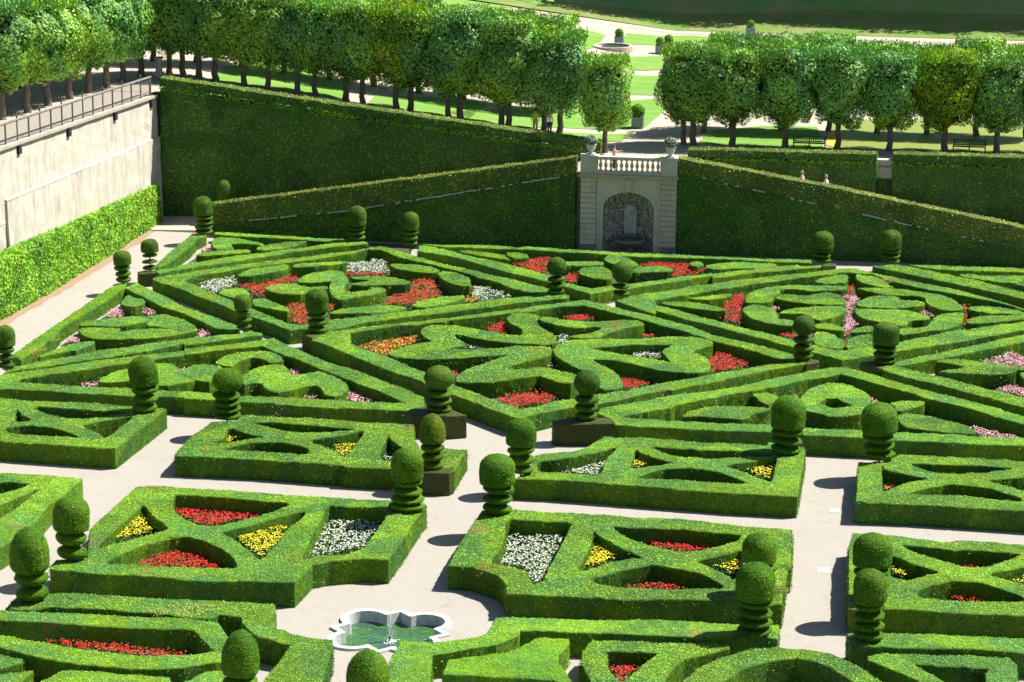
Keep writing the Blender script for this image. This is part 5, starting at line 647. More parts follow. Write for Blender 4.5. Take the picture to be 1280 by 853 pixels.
# retaining strip that closes the terrace edge
mb = MB(); mb.box(-51.3, -21.2, 169.95, 170.4, -.05, 4.9); mb.box(-14.9, 60, 169.96, 170.4, -.05, 4.9)
tagk(mb.build('terrace_retaining_wall', M['cap']), 'stone retaining wall hidden behind the tall dark hedges of the upper terrace', 'wall')

# soil under the planted compartments
k = 0
for name, grp, h, lab, outer, holes in HEDGES:
    if grp in ('frame', 'block'):
        mb = MB(); vs, fs = region(outer, [], 1.5, 0, 0)
        mb.add([(x, y, .004 + .0015 * (k % 5)) for x, y in vs], fs); k += 1
        tagk(mb.build('soil', M['soil']), kind='structure')
for nm, poly in (('soil', [(-46.5, 133), (-43, 125.5), (-36.5, 134), (-46, 145)]), ('soil', [(-45, 163), (-32, 163), (-32, 158), (-45.5, 152)]), ('soil', [(-28, 162), (-8.5, 161.6), (-18, 148)])):
    sheet(nm, poly, lambda x, y: .0025, M['soil'], 3, kind='structure')

sheet('soil', SITE['rsoil'], lambda x, y: .0025, M['soil'], 3, kind='structure')
lit = [(float(np.interp(yy, [120, 138, 145, 157, 168], [-52.5, -51.85, -51.4, -51.05, -50.85])), yy) for yy in np.arange(168.0, 120, -1.0)]
lit += [(x + .75 + rng.uniform(-.18, .18), y) for x, y in lit[::-1]]
sheet('leaf_litter', lit, lambda x, y: .006, gravel('leaf_litter', (.22, .14, .09), (.42, .29, .20), (.30, .20, .12)), .6, kind='structure')
# ---------------------------------------------------------------- low hedges
GR = dict(side='boundary hedges of the parterre', motif='clipped motif pieces of the parterre', bar='straight bars of box', frame='frames of box round the motifs',
          block='box blocks beside the paths', front='foreground box hedges', shrub='rounded shrubs')
for name, grp, h, lab, outer, holes in HEDGES:
    mb = MB()
    o = chaikin(outer) if grp in ('motif', 'shrub') else outer
    hs = [chaikin(q, .15) if grp in ('block',) else q for q in holes]
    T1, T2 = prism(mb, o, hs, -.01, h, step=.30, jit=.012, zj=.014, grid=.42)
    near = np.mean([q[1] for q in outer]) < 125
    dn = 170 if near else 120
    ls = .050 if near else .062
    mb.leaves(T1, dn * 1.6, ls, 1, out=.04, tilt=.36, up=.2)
    mb.leaves(T2, dn * 1.0, ls, 0, out=.07, tilt=.6)  # side leaves take the darker inner green: shade put into the colour
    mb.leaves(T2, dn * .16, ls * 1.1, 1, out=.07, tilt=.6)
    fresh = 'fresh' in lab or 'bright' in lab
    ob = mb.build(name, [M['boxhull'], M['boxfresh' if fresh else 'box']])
    tagk(ob, lab, 'shrub' if grp == 'shrub' else 'hedge', GR[grp])

# dead and yellowing patches the photograph shows on single hedges
for key, x, y, z, r, cname, cc in SITE['dry']:
    par = next(o for o in bpy.data.objects if key in o.get('label', ''))
    n_ = int(620 * r * r); a = rng.uniform(0, 6.28, n_); q = r * np.sqrt(rng.random(n_)) * (1 + .25 * np.sin(3 * a))
    c = np.c_[x + q * np.cos(a), y + q * np.sin(a) * .8, np.full(n_, z + .02) + rng.uniform(-.01, .03, n_)]
    m2 = n_ // 2; cs = np.c_[x + rng.uniform(-r, r, m2), np.full(m2, y - r * .8) + rng.uniform(-.05, .0, m2), z - rng.uniform(0, .7, m2)]
    c = np.concatenate([c, cs]) if cname == 'front' else c; n_ = len(c)
    nn = rng.normal(0, .5, (n_, 3)); nn[:, 2] += 1; rr = rng.normal(0, 1, (n_, 3)); u = np.cross(nn, rr); u /= np.linalg.norm(u, axis=1)[:, None]; v = np.cross(nn, u); v /= np.linalg.norm(v, axis=1)[:, None]
    mb = MB(); mb.leafat(c, u * .055, v * .035, 0, True); mb.add([tuple(c[0])] * 3, [(0, 1, 2)])
    o = mb.build('dry_patch', plain('dry_leaves', tuple(cc), .9, .45, 11), par); tagk(o, kind='stuff')
# ---------------------------------------------------------------- flowers
def flower_bed(kind, lab, poly):
    mb = MB(); A = np.array(poly); (x0, y0), (x1, y1) = A.min(0), A.max(0)
    ar = abs(area2(poly)); pts = []
    n = int((x1 - x0) * (y1 - y0) * 48)
    X = rng.uniform(x0, x1, n); Y = rng.uniform(y0, y1, n)
    pts = [(x, y) for x, y in zip(X, Y) if inside(poly, (x, y))]
    if not pts: pts = [tuple(A.mean(0))]
    P = np.array([(x, y, 0) for x, y in pts])
    hgt = {'red': .42, 'white': .44, 'yellow': .66, 'pink': .38, 'orange': .40, 'redorange': .42}[kind]
    # foliage
    for rep in range(8):
        c = P + np.c_[rng.normal(0, .09, (len(P), 2)), rng.uniform(.03, hgt - .02, len(P))]
        nn = rng.normal(0, .6, (len(P), 3)); nn[:, 2] += .8; r = rng.normal(0, 1, (len(P), 3))
        u = np.cross(nn, r); u /= np.linalg.norm(u, axis=1)[:, None]; v = np.cross(nn, u); v /= np.linalg.norm(v, axis=1)[:, None]
        mb.leafat(c, u * .10, v * .06, 0, True)
    # heads: small crossed petals
    mats = [M['stem']]; cols = {'red': ['red', 'red', 'red', 'dark'], 'white': ['white'], 'yellow': ['yellow'], 'pink': ['pink', 'pink', 'red'] if 0 else ['pink', 'pink', 'white'],
            'orange': ['orange', 'orange', 'yellow', 'dark'], 'redorange': ['red', 'orange', 'orange', 'dark']}[kind]
    mats += [M['f_' + c] for c in cols]
    nh = 3 if kind in ('white', 'yellow') else 4
    for rep in range(nh):
        sel = rng.random(len(P)) < (.62 if kind == 'white' else .8)
        Q = P[sel] + np.c_[rng.normal(0, .10, (sel.sum(), 2)), hgt + rng.uniform(-.03, .08, sel.sum())]
        ci = rng.integers(0, len(cols), len(Q))
        for j in range(len(cols)):
            q = Q[ci == j]
            if not len(q): continue
            for pet in range(4):
                a = rng.uniform(0, 6.28, len(q)); tl = rng.uniform(.0, .8, len(q))
                u = np.c_[np.cos(a), np.sin(a), tl] * .058; nv = np.c_[-np.sin(a), np.cos(a), rng.uniform(-.5, .5, len(q))] * .042
                mb.leafat(q + u * .3, u, nv, 1 + j, True)
    mb.add([(P[0, 0], P[0, 1], .0)] * 3, [(0, 1, 2)])
    o = mb.build('flower_bed', mats)
    tagk(o, lab, 'flower bed', 'flower beds of the parterre', 'stuff')
for kind, lab, poly in FLOWERS: flower_bed(kind, lab, poly)

mb = MB(); n_ = 5200
edge = np.array([p for h_ in HEDGES if h_[1] in ('block', 'frame', 'front', 'side') for p in resample(h_[4], .5)])
q = edge[rng.integers(0, len(edge), n_)] + rng.normal(0, .42, (n_, 2)); c = np.c_[q, np.full(n_, .012)]
a = rng.uniform(0, 6.28, n_); u = np.c_[np.cos(a), np.sin(a), rng.uniform(-.2, .2, n_)] * .035; v = np.c_[-np.sin(a), np.cos(a), rng.uniform(-.2, .2, n_)] * .022
half = n_ // 2; mb.leafat(c[:half], u[:half], v[:half], 0, True); mb.leafat(c[half:], u[half:], v[half:], 1, True); mb.add([tuple(c[0])] * 3, [(0, 1, 2)])
tagk(mb.build('fallen_leaves', [plain('dry_leaf', (.22, .15, .07), .9, .4, 20), M['stem']]), 'clippings and fallen leaves scattered on the gravel along the hedges', 'leaves', None, 'stuff')
# ---------------------------------------------------------------- topiaries
def solid(mb, prof, cx, cy, cz, n=18, tilt=(0, 0), wob=.03, dens=420, ls=.045, mi=1, hull=0, ecc=1.0, lt=.36):
    rx = Matrix.Rotation(tilt[0], 3, 'X') @ Matrix.Rotation(tilt[1], 3, 'Y')
    v = []; ph = rng.uniform(0, 6.28, 3)
    for r, z in prof:
        for i in range(n):
            a = 2 * math.pi * i / n; rr = r * (1 + wob * (math.sin(3 * a + ph[0]) * .5 + math.sin(5 * a + ph[1]) * .4 + rng.normal(0, .25)))
            q = rx @ Vector((rr * math.cos(a) * ecc, rr * math.sin(a), z)); v.append((cx + q.x, cy + q.y, cz + q.z))
    f = []; k = len(prof)
    for j in range(k - 1):
        for i in range(n): f.append((j * n + i, j * n + (i + 1) % n, (j + 1) * n + (i + 1) % n, (j + 1) * n + i))
    f.append(tuple(range(n))[::-1]); f.append(tuple(range((k - 1) * n, k * n)))
    mb.add(v, f, hull); V = np.array(v); t = []
    for q in f[:-2]: t += [(q[0], q[1], q[2]), (q[0], q[2], q[3])]
    mb.leaves(V[np.array(t)], dens, ls, mi, out=.025, tilt=lt)
for x, y, bz, zh, zt, w_, kind, nd, lab, pl in TOPIARIES:
    near = y < 125
    far = y > 135
    r = w_ / 2; root = empty('topiary', (x, y, 0)); root.rotation_euler = (rng.normal(0, .010), rng.normal(0, .014), rng.uniform(0, 6)); tagk(root, lab, 'topiary', 'clipped topiaries standing in the hedges')
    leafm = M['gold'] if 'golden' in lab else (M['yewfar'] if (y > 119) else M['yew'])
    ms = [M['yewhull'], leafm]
    hh = zt - zh
    u = np.linspace(0, 1, 11)
    if kind == 'ball': prof = [(r * math.sin(math.pi * (.13 + .87 * t)) * (1 if t > .3 else .97) if t > 0 else r * .55, hh * (.5 - .5 * math.cos(math.pi * (.10 + .90 * t)))) for t in u]
    elif kind == 'cyl': prof = [(r * (.9 if t == 0 else 1) * (1 if t < .55 else math.sqrt(max(0, 1 - ((t - .55) / .45) ** 2.6))), hh * t) for t in u]
    elif kind == 'bullet': prof = [(r * (.85 if t == 0 else 1) * (1 if t < .3 else max(.0, 1 - ((t - .3) / .7) ** 2.3) ** .62), hh * t) for t in u]
    else: prof = [(r * (.965 if t == 0 else 1) * (1 if t < .42 else max(0, 1 - ((t - .42) / .58) ** 2.5) ** .52), hh * t) for t in u]
    prof = [(max(a, .02), b) for a, b in prof]
    mb = MB(); dn = 520 if near else 380; lz = .042 if near else .05
    # profile resampled at the crown for a rounder top
    extra = []
    for (a, b), (c_, d_) in zip(prof[:-1], prof[1:]): extra += [(a, b), ((a + c_) / 2 + (.02 * r if a > c_ else 0), (b + d_) / 2)]
    extra.append(prof[-1])
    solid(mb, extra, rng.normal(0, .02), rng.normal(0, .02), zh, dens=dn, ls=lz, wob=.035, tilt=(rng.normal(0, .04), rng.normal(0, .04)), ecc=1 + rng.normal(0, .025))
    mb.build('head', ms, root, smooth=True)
    # discs
    gap = zh - bz; th = gap / nd
    for j in range(nd):
        mb = MB(); rr = r * (.86 + .06 * ((j * 7) % 3) / 2) if kind != 'flat' else r * .88
        if 'widening' in lab: rr = r * (1.16 - .10 * j)
        if nd >= 4 and 'widening' not in lab: rr = r * .92
        t2 = th * (.80 if kind not in ('flat',) else .55) * rng.uniform(.9, 1.05)
        if 'spaced' in lab or 'bare stem' in lab: t2 = th * .5
        zc = bz + th * (j + .5) - (.02 if j else 0)
        pr = [(rr * .35, -t2 * .5), (rr * .80, -t2 * .42), (rr * .97, -t2 * .15), (rr, 0.0), (rr * .93, t2 * .22), (rr * .6, t2 * .42), (rr * .2, t2 * .5)]
        tl = (rng.normal(0, .035), rng.normal(0, .045))
        if 'tilted' in lab: tl = (rng.normal(0, .05), -.12)
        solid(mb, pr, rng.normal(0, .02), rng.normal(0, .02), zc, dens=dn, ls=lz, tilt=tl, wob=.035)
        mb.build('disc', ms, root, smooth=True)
    mb = MB(); mb.tube([(0, 0, -.02), (0, 0, bz * .5), (0, 0, zh + .1)], .055 if not far else .045, 6)
    mb.build('stem', M['bark'], root)
    if pl:
        mb = MB(); cz_, sz_ = math.cos(-root.rotation_euler[2]), math.sin(-root.rotation_euler[2]); q = [((a - x) * cz_ - (b - y) * sz_, (a - x) * sz_ + (b - y) * cz_) for a, b in pl]
        T1, T2 = prism(mb, q, [], -.0, bz + .04, step=.25, jit=.01, zj=.008, grid=.4)
        mb.leaves(T1, 200, .045, 1, out=.02, tilt=.4); mb.leaves(T2, 170, .045, 1, out=.02, tilt=.5)
        mb.build('plinth', [M['plinthhull'], M['plinth']], root)

# ---------------------------------------------------------------- tall hedges
def tallhedge(label, xs, ztop, zbot, y0, y1, mats, gapz=None, flecks=None, ends=(True, True), ledge=None, dens=38, tier=None):
    root = empty('tall_hedge', (xs[0], y0, 0)); tagk(root, label, 'hedge', 'tall hedges of the retaining walls')
    ox = xs[0]
    def slab(name, zlo, zhi, ya, yb, d=dens):
        mb = MB(); st = .55; n = max(2, int((xs[-1] - xs[0]) / st)); X = np.linspace(xs[0], xs[-1], n + 1)
        lo = np.array([zlo(v) for v in X]); hi = np.array([zhi(v) for v in X]); m = max(2, int(np.max(hi - lo) / .6))
        g = []
        for i in range(n + 1):
            for j in range(m + 1):
                z = lo[i] + (hi[i] - lo[i]) * j / m
                g.append((X[i] - ox, ya - y0 + rng.normal(0, .035) - .04 * math.sin(X[i] * 1.3 + z), z + rng.normal(0, .02)))
        f = [(i * (m + 1) + j, (i + 1) * (m + 1) + j, (i + 1) * (m + 1) + j + 1, i * (m + 1) + j + 1) for i in range(n) for j in range(m)]
        mb.add(g, f); V = np.array(g); T = np.concatenate([V[np.array([(a, b, c) for a, b, c, d_ in f])], V[np.array([(a, c, d_) for a, b, c, d_ in f])]])
        # top, back, ends
        t = []; k = n + 1
        for i in range(n + 1): t.append(g[i * (m + 1) + m])
        for i in range(n + 1): t.append((X[i] - ox, yb - y0, hi[i] + rng.normal(0, .02)))
        for i in range(n + 1): t.append((X[i] - ox, yb - y0, lo[i]))
        for i in range(n + 1): t.append(g[i * (m + 1)])
        ff = [(r_ * k + i, r_ * k + i + 1, (r_ + 1) * k + i + 1, (r_ + 1) * k + i) for r_ in range(3) for i in range(n)]
        ff += [(0, k, 2 * k, 3 * k), (n, 3 * k + n, 2 * k + n, k + n)]
        mb.add(t, ff); V = np.array(t)
        tt = ff[:n]; T2 = np.concatenate([V[np.array([(a, b, c) for a, b, c, d_ in tt])], V[np.array([(a, c, d_) for a, b, c, d_ in tt])]])
        e = ff[-2:]; T3 = np.concatenate([V[np.array([(a, b, c) for a, b, c, d_ in e])], V[np.array([(a, c, d_) for a, b, c, d_ in e])]])
        bk = ff[n:2 * n]; T4 = np.concatenate([V[np.array([(a, b, c) for a, b, c, d_ in bk])], V[np.array([(a, c, d_) for a, b, c, d_ in bk])]])
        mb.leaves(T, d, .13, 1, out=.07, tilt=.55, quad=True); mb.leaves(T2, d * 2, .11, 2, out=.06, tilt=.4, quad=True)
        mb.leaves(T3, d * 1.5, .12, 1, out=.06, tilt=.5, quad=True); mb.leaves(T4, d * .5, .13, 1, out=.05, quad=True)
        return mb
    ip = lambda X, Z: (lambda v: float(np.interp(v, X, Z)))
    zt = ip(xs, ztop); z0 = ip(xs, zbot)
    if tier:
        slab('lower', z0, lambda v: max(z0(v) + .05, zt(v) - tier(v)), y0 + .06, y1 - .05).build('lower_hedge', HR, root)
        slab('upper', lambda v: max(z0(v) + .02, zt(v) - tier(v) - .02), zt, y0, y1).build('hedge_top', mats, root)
    elif gapz:
        lo, hi = gapz
        a = slab('lower', z0, lambda v: max(z0(v) + .05, zt(v) - lo), y0 + .05, y1); a.build('lower_hedge', mats, root)
        b = slab('upper', lambda v: zt(v) - hi, zt, y0, y1); b.build('hedge_top', mats, root)
        # thin see-through band of stems and leaves between the two
        mb = MB(); X = np.arange(xs[0], xs[-1], .3)
        for v in X:
            xx = v + rng.uniform(-.1, .1); mb.tube([(xx - ox, (y1 - y0) * rng.uniform(.2, .8), zt(v) - lo - .1), (xx - ox + rng.uniform(-.1, .1), (y1 - y0) * .5, zt(v) - hi + .1)], .018, 4)
        for q in (0, (y1 - y0)):
            T = []
            for a_, b_ in zip(X[:-1], X[1:]):
                T += [[(a_ - ox, q, zt(a_) - lo), (b_ - ox, q, zt(b_) - lo), (b_ - ox, q, zt(b_) - hi)], [(a_ - ox, q, zt(a_) - lo), (b_ - ox, q, zt(b_) - hi), (a_ - ox, q, zt(a_) - hi)]]
            mb.leaves(T, flecks or 60, .13, 1, out=.1, tilt=.4, quad=True)
        tagk(mb.build('stems', [M['twig'], mats[1]], root), kind='stuff')
    else:
        slab('all', z0, zt, y0, y1).build('hedge_body', mats, root)
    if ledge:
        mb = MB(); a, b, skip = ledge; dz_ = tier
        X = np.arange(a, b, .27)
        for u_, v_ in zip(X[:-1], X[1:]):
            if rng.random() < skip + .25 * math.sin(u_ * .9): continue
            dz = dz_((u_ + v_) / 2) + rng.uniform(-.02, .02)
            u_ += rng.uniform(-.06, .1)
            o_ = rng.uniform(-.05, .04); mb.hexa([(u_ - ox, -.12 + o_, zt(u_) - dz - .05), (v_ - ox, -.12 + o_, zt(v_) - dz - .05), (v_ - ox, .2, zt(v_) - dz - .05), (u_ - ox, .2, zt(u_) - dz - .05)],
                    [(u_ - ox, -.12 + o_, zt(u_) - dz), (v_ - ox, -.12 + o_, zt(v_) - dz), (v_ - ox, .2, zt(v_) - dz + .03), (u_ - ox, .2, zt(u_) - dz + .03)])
        tagk(mb.build('lit_gap_strip', M['rim'], root), kind='stuff')  # pale strip added in place of sunlit gravel glimpsed through the hedge
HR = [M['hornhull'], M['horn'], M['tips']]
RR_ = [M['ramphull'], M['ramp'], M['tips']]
tallhedge('tallest dark hedge at left, running from the stone wall to the niche balustrade', [-51.1, -38.3, -30, -20.6], [9.72, 8.25, 7.3, 6.25], [0, 0, 0, 0], 168.6, 169.9, HR, gapz=(.82, .56), flecks=260)
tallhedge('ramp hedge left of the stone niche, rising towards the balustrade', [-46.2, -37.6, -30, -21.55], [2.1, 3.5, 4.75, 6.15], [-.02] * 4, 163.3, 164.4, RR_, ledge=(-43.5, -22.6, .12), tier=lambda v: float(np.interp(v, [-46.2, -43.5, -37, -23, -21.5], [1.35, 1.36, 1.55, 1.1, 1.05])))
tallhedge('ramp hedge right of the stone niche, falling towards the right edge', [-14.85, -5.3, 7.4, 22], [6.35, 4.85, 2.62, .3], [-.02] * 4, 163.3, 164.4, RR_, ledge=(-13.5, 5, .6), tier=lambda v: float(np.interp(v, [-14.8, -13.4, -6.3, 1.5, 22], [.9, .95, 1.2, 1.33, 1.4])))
tallhedge('long level dark hedge of the upper terrace right of the niche', [-14.7, -2.2], [5.98, 6.12], [0, 0], 168.6, 169.9, HR, gapz=(.64, .48), flecks=260)
tallhedge('dark hedge with a row of light gaps near its top at the far right', [-1.1, 8, 30], [6.14, 6.2, 6.2], [0, 0, 0], 168.7, 170.0, HR, gapz=(.72, .52), flecks=170)
mb = MB(); mb.box(-2.15, -1.15, 169.35, 169.9, 4.35, 5.5); mb.box(-2.25, -1.05, 169.3, 169.95, 5.5, 5.64); o = mb.build('stone_pier', M['balst'])
tagk(o, 'pale stone pier in the gap between the two right hand terrace hedges', 'pier')

tallhedge('dark ivy filling the recess below the stone pier at right', [-2.3, -1.0], [4.34, 4.34], [0, 0], 169.2, 169.85, HR)
# ---------------------------------------------------------------- wall on the left
SL = .045
def xw(y): return -51.3 - SL * (169 - y)
wx = xw(110)
def wtop(y): return 9.58 - (y - 141.2) * .037
root = empty('retaining_wall', (wx, 110, 0), -math.atan(SL)); tagk(root, 'tall pale rendered wall with a sloping ledge beside the gravel path', 'wall')
def wallprism(name, ys, zt, z0, xa, xb, mtl, batter=0, step=1.2):
    mb = MB(); n = int((ys[1] - ys[0]) / step); Y = np.linspace(ys[0], ys[1], n + 1); g = []; m = 7
    for i, yy in enumerate(Y):
        for j in range(m + 1):
            z = z0(yy) + (zt(yy) - z0(yy)) * j / m; g.append((xb - wx - batter * j / m + rng.normal(0, .012), yy - 110, z))
        g.append((xa - wx, yy - 110, zt(yy))); g.append((xa - wx, yy - 110, z0(yy)))
    k = m + 3; f = [(i * k + j, (i + 1) * k + j, (i + 1) * k + (j + 1) % k, i * k + (j + 1) % k) for i in range(n) for j in range(k)]
    f += [tuple(range(k))[::-1], tuple(range(n * k, n * k + k))]
    f = [q[::-1] for q in f[:-2]] + f[-2:]
    mb.add(g, f); return mb.build(name, mtl, root)
wallprism('upper_wall', (70, 168.9), lambda y: wtop(y) - .18, lambda y: 5.0, wx - .9, wx - .02, M['wall'], .12)
wallprism('lower_wall', (141.7, 168.9), lambda y: 6.35 - (y - 141.7) * .0277, lambda y: -.05, wx - .8, wx + .22, M['wall'], .12)
wallprism('lower_wall', (70, 141.65), lambda y: 6.3, lambda y: -.05, wx - .8, wx + .02, M['wall'], .06)
mb = MB()
Y = np.linspace(141.7, 168.95, 18)
for a, b in zip(Y[:-1], Y[1:]):
    za, zb_ = 6.35 - (a - 141.7) * .0277, 6.35 - (b - 141.7) * .0277
    mb.hexa([(-.15, a - 110, za - .02), (.12, a - 110, za - .02), (.12, b - 110, zb_ - .02), (-.15, b - 110, zb_ - .02)], [(-.15, a - 110, za + .13), (.12, a - 110, za + .01), (.12, b - 110, zb_ + .01), (-.15, b - 110, zb_ + .13)])
mb.build('sloping_ledge', M['wall'], root)
Y = list(np.arange(72, 168.2, 1.6)) + [168.75]
for a, b in zip(Y[:-1], Y[1:]):
    mb = MB(); j = rng.uniform(-.012, .012)
    mb.hexa([(-.95, a - 109.985, wtop(a) - .18), (.05 + j, a - 109.985, wtop(a) - .18), (.05 + j, b - 110, wtop(b) - .18), (-.95, b - 110, wtop(b) - .18)], [(-.95, a - 109.985, wtop(a) + j), (.05 + j, a - 109.985, wtop(a) + j), (.05 + j, b - 110, wtop(b) + j), (-.95, b - 110, wtop(b) + j)])
    mb.build('cap_stone', M['cap'], root)
for yy in (144.2, 152.3, 160.6, 136.0, 167.7):
    mb = MB(); mb.box(-.2, .04, yy - 110 - .22, yy - 110 + .22, wtop(yy) - .75, wtop(yy) - .24); mb.build('drain_hole_shade', M['dark'], root)  # dark block proud of the wall, shade of a recess painted as its colour
# railing
root = empty('iron_railing', (wx - .30, 110, 0), -math.atan(SL)); tagk(root, 'iron railing with ball topped posts and wire mesh on top of the stone wall', 'railing')
ra, rb = 80.0, 168.3
mb = MB(); mb.tube([(0, ra - 110, wtop(ra) + 1.25), (0, rb - 110, wtop(rb) + 1.25)], .085, 8); mb.build('top_rail', M['rail'], root)
mb = MB(); mb.tube([(0, ra - 110, wtop(ra) + .22), (0, rb - 110, wtop(rb) + .22)], .03, 6); mb.build('bottom_rail', M['iron'], root)
base_post = base_short = None
p0 = SITE['posts'][0]
tall = sorted(set([round(p0 + SITE['pitch'] * k, 2) for k in range(-14, 7)])); short = [t - SITE['pitch'] / 2 for t in tall] + [tall[-1] + SITE['pitch'] / 2, 168.25]
for yy in tall:
    if base_post is None:
        mb = MB(); mb.tube([(0, 0, 0), (0, 0, 1.42)], .05, 6); mb.lathe([(.02, 1.40), (.06, 1.45), (.075, 1.51), (.05, 1.58), (.01, 1.63)], n=8)
        o = base_post = mb.build('post', M['iron'], root)
    else: o = base_post.copy(); col.objects.link(o); o.parent = root
    o.location = (0, yy - 110, wtop(yy))
for yy in short:
    if base_short is None:
        mb = MB(); mb.box(-.035, .035, -.06, .06, 0, 1.2); o = base_short = mb.build('short_post', M['iron'], root)
    else: o = base_short.copy(); col.objects.link(o); o.parent = root
    o.location = (0, yy - 110, wtop(yy))
mb = MB()
for yy in np.arange(ra, rb, .14): mb.box(-.006, .006, yy - 110 - .006, yy - 110 + .006, wtop(yy) + .22, wtop(yy) + 1.2)
for z in np.arange(.32, 1.2, .14): mb.hexa([(-.006, ra - 110, wtop(ra) + z), (.006, ra - 110, wtop(ra) + z), (.006, rb - 110, wtop(rb) + z), (-.006, rb - 110, wtop(rb) + z)], [(-.006, ra - 110, wtop(ra) + z + .012), (.006, ra - 110, wtop(ra) + z + .012), (.006, rb - 110, wtop(rb) + z + .012), (-.006, rb - 110, wtop(rb) + z + .012)])
tagk(mb.build('wire_mesh', M['wire'], root), kind='stuff')
# climber hedge at the wall foot
mb = MB(); Y = np.arange(100, 167.4, .5); g = []; m = 9
def vx(y): return float(np.interp(y, [100, 138, 145, 157, 166.6, 170], [-53.4, -51.75, -51.3, -50.95, -50.75, -50.7]))
def vz(y): return float(np.interp(y, [100, 137.5, 150, 167.3], [4.5, 3.75, 3.15, 2.6]))
for yy in Y:
    for j in range(m + 1):
        t = j / m; xx = vx(yy) - (.12 * t + .25 * max(0, t - .75) * 4 * .6); g.append((xx + rng.normal(0, .06), yy, vz(yy) * min(1, t * 1.12) + (0 if t < .85 else rng.normal(0, .08))))
    g.append((xw(yy) + .3, yy, vz(yy) + .05))
k = m + 2; f = [(i * k + j, (i + 1) * k + j, (i + 1) * k + j + 1, i * k + j + 1) for i in range(len(Y) - 1) for j in range(k - 1)]
mb.add(g, f); e0 = (len(Y) - 1) * k; mb.add([g[e0 + j] for j in range(k)] + [(xw(167.4) + .1, Y[-1], 0)], [tuple(range(k + 1))])
V = np.array(g); T = np.concatenate([V[np.array([(a, b, c) for a, b, c, d_ in f])], V[np.array([(a, c, d_) for a, b, c, d_ in f])]])
T = T[:, [0, 1, 2]]
mb.leaves(T, 130, .13, 1, out=.10, tilt=.45, quad=True, aspect=.8)
T = np.array([[(vx(167.4), 167.4, 0), (xw(167.4), 167.4, 0), (xw(167.4), 167.4, 2.5)], [(vx(167.4), 167.4, 0), (xw(167.4), 167.4, 2.5), (vx(167.4) - .3, 167.4, 2.5)]])
mb.leaves(T, 60, .17, 1, out=.14, tilt=.6, quad=True, aspect=.8)
tagk(mb.build('climbing_hedge', [M['boxhull'], M['vine']]), 'bright green leafy hedge climbing the foot of the stone wall', 'hedge')

# ---------------------------------------------------------------- niche (nymphaeum)
NX0, NX1, NY = -21.2, -14.9, 163.45
cxn = (NX0 + NX1) / 2
root = empty('stone_niche', (cxn, NY, 0)); tagk(root, 'stone niche facade with an arched grotto and balustrade between the ramp hedges', 'facade')
hw = (NX1 - NX0) / 2
ahw, spring, rise = 1.68, 2.75, 1.22
def arch(n=22):
    return [(ahw * math.cos(math.pi * i / n), spring + rise * math.sin(math.pi * i / n) ** .9) for i in range(n + 1)]
# front wall with opening
mb = MB(); A = arch(); zt = 4.93; xw = hw - 1.02
outl = [(ahw, .0), *A, (-ahw, .0)]
def fpt(x, z, y): return (x, y, z)
ring_out = []
for x, z in outl:
    if z <= .001: ring_out.append((xw if x > 0 else -xw, 0))
    else:
        t = math.atan2(z - 1.8, x); s = min(xw / max(abs(math.cos(t)), 1e-6), (zt - 1.8) / max(math.sin(t), 1e-6) if math.sin(t) > 0 else 1e9)
        ring_out.append((s * math.cos(t), 1.8 + s * math.sin(t)))
n = len(outl); V = [fpt(x, z, 0) for x, z in outl] + [fpt(x, z, 0) for x, z in ring_out] + [fpt(x, z, .5) for x, z in outl]
F = [(i, i + 1, n + i + 1, n + i) for i in range(n - 1)] + [(i + 1, i, 2 * n + i, 2 * n + i + 1) for i in range(n - 1)]
# corner fillers
ci = [i for i in range(n - 1) if abs(ring_out[i][0] - xw) < 1e-3 and abs(ring_out[i + 1][0] - xw) > 1e-3]
for i in range(n - 1):
    a, b = ring_out[i], ring_out[i + 1]
    if abs(abs(a[0]) - xw) < 1e-3 and abs(b[1] - zt) < 1e-3 and abs(abs(b[0]) - xw) > 1e-3 or abs(abs(b[0]) - xw) < 1e-3 and abs(a[1] - zt) < 1e-3 and abs(abs(a[0]) - xw) > 1e-3:
        V.append(fpt(xw if (a[0] + b[0]) > 0 else -xw, zt, 0)); F.append((n + i, n + i + 1, len(V) - 1))
mb.add(V, F); mb.build('front_wall', M['ashlar'], root)
# arch band, proud of the wall
mb = MB(); B = [(x * 1.12 if abs(x) > 0 else x, spring + (z - spring) * 1.14) for x, z in A]
B = [(ahw + .2, 0)] + B + [(-ahw - .2, 0)]; A2 = [(ahw, 0)] + A + [(-ahw, 0)]
n = len(A2); V = [fpt(x, z, -.05) for x, z in A2] + [fpt(x, z, -.05) for x, z in B] + [fpt(x, z, .1) for x, z in A2] + [fpt(x, z, .02) for x, z in B]
F = [(i, i + 1, n + i + 1, n + i) for i in range(n - 1)] + [(i + 1, i, 2 * n + i, 2 * n + i + 1) for i in range(n - 1)] + [(n + i, n + i + 1, 3 * n + i + 1, 3 * n + i) for i in range(n - 1)]
mb.add(V, F); mb.build('arch_band', M['ashlar'], root)
mb = MB(); mb.hexa([(-.15, -.12, 4.02), (.15, -.12, 4.02), (.15, .1, 4.02), (-.15, .1, 4.02)], [(-.19, -.12, 4.80), (.19, -.12, 4.80), (.19, .1, 4.80), (-.19, .1, 4.80)]); mb.build('keystone', M['ashlar'], root)
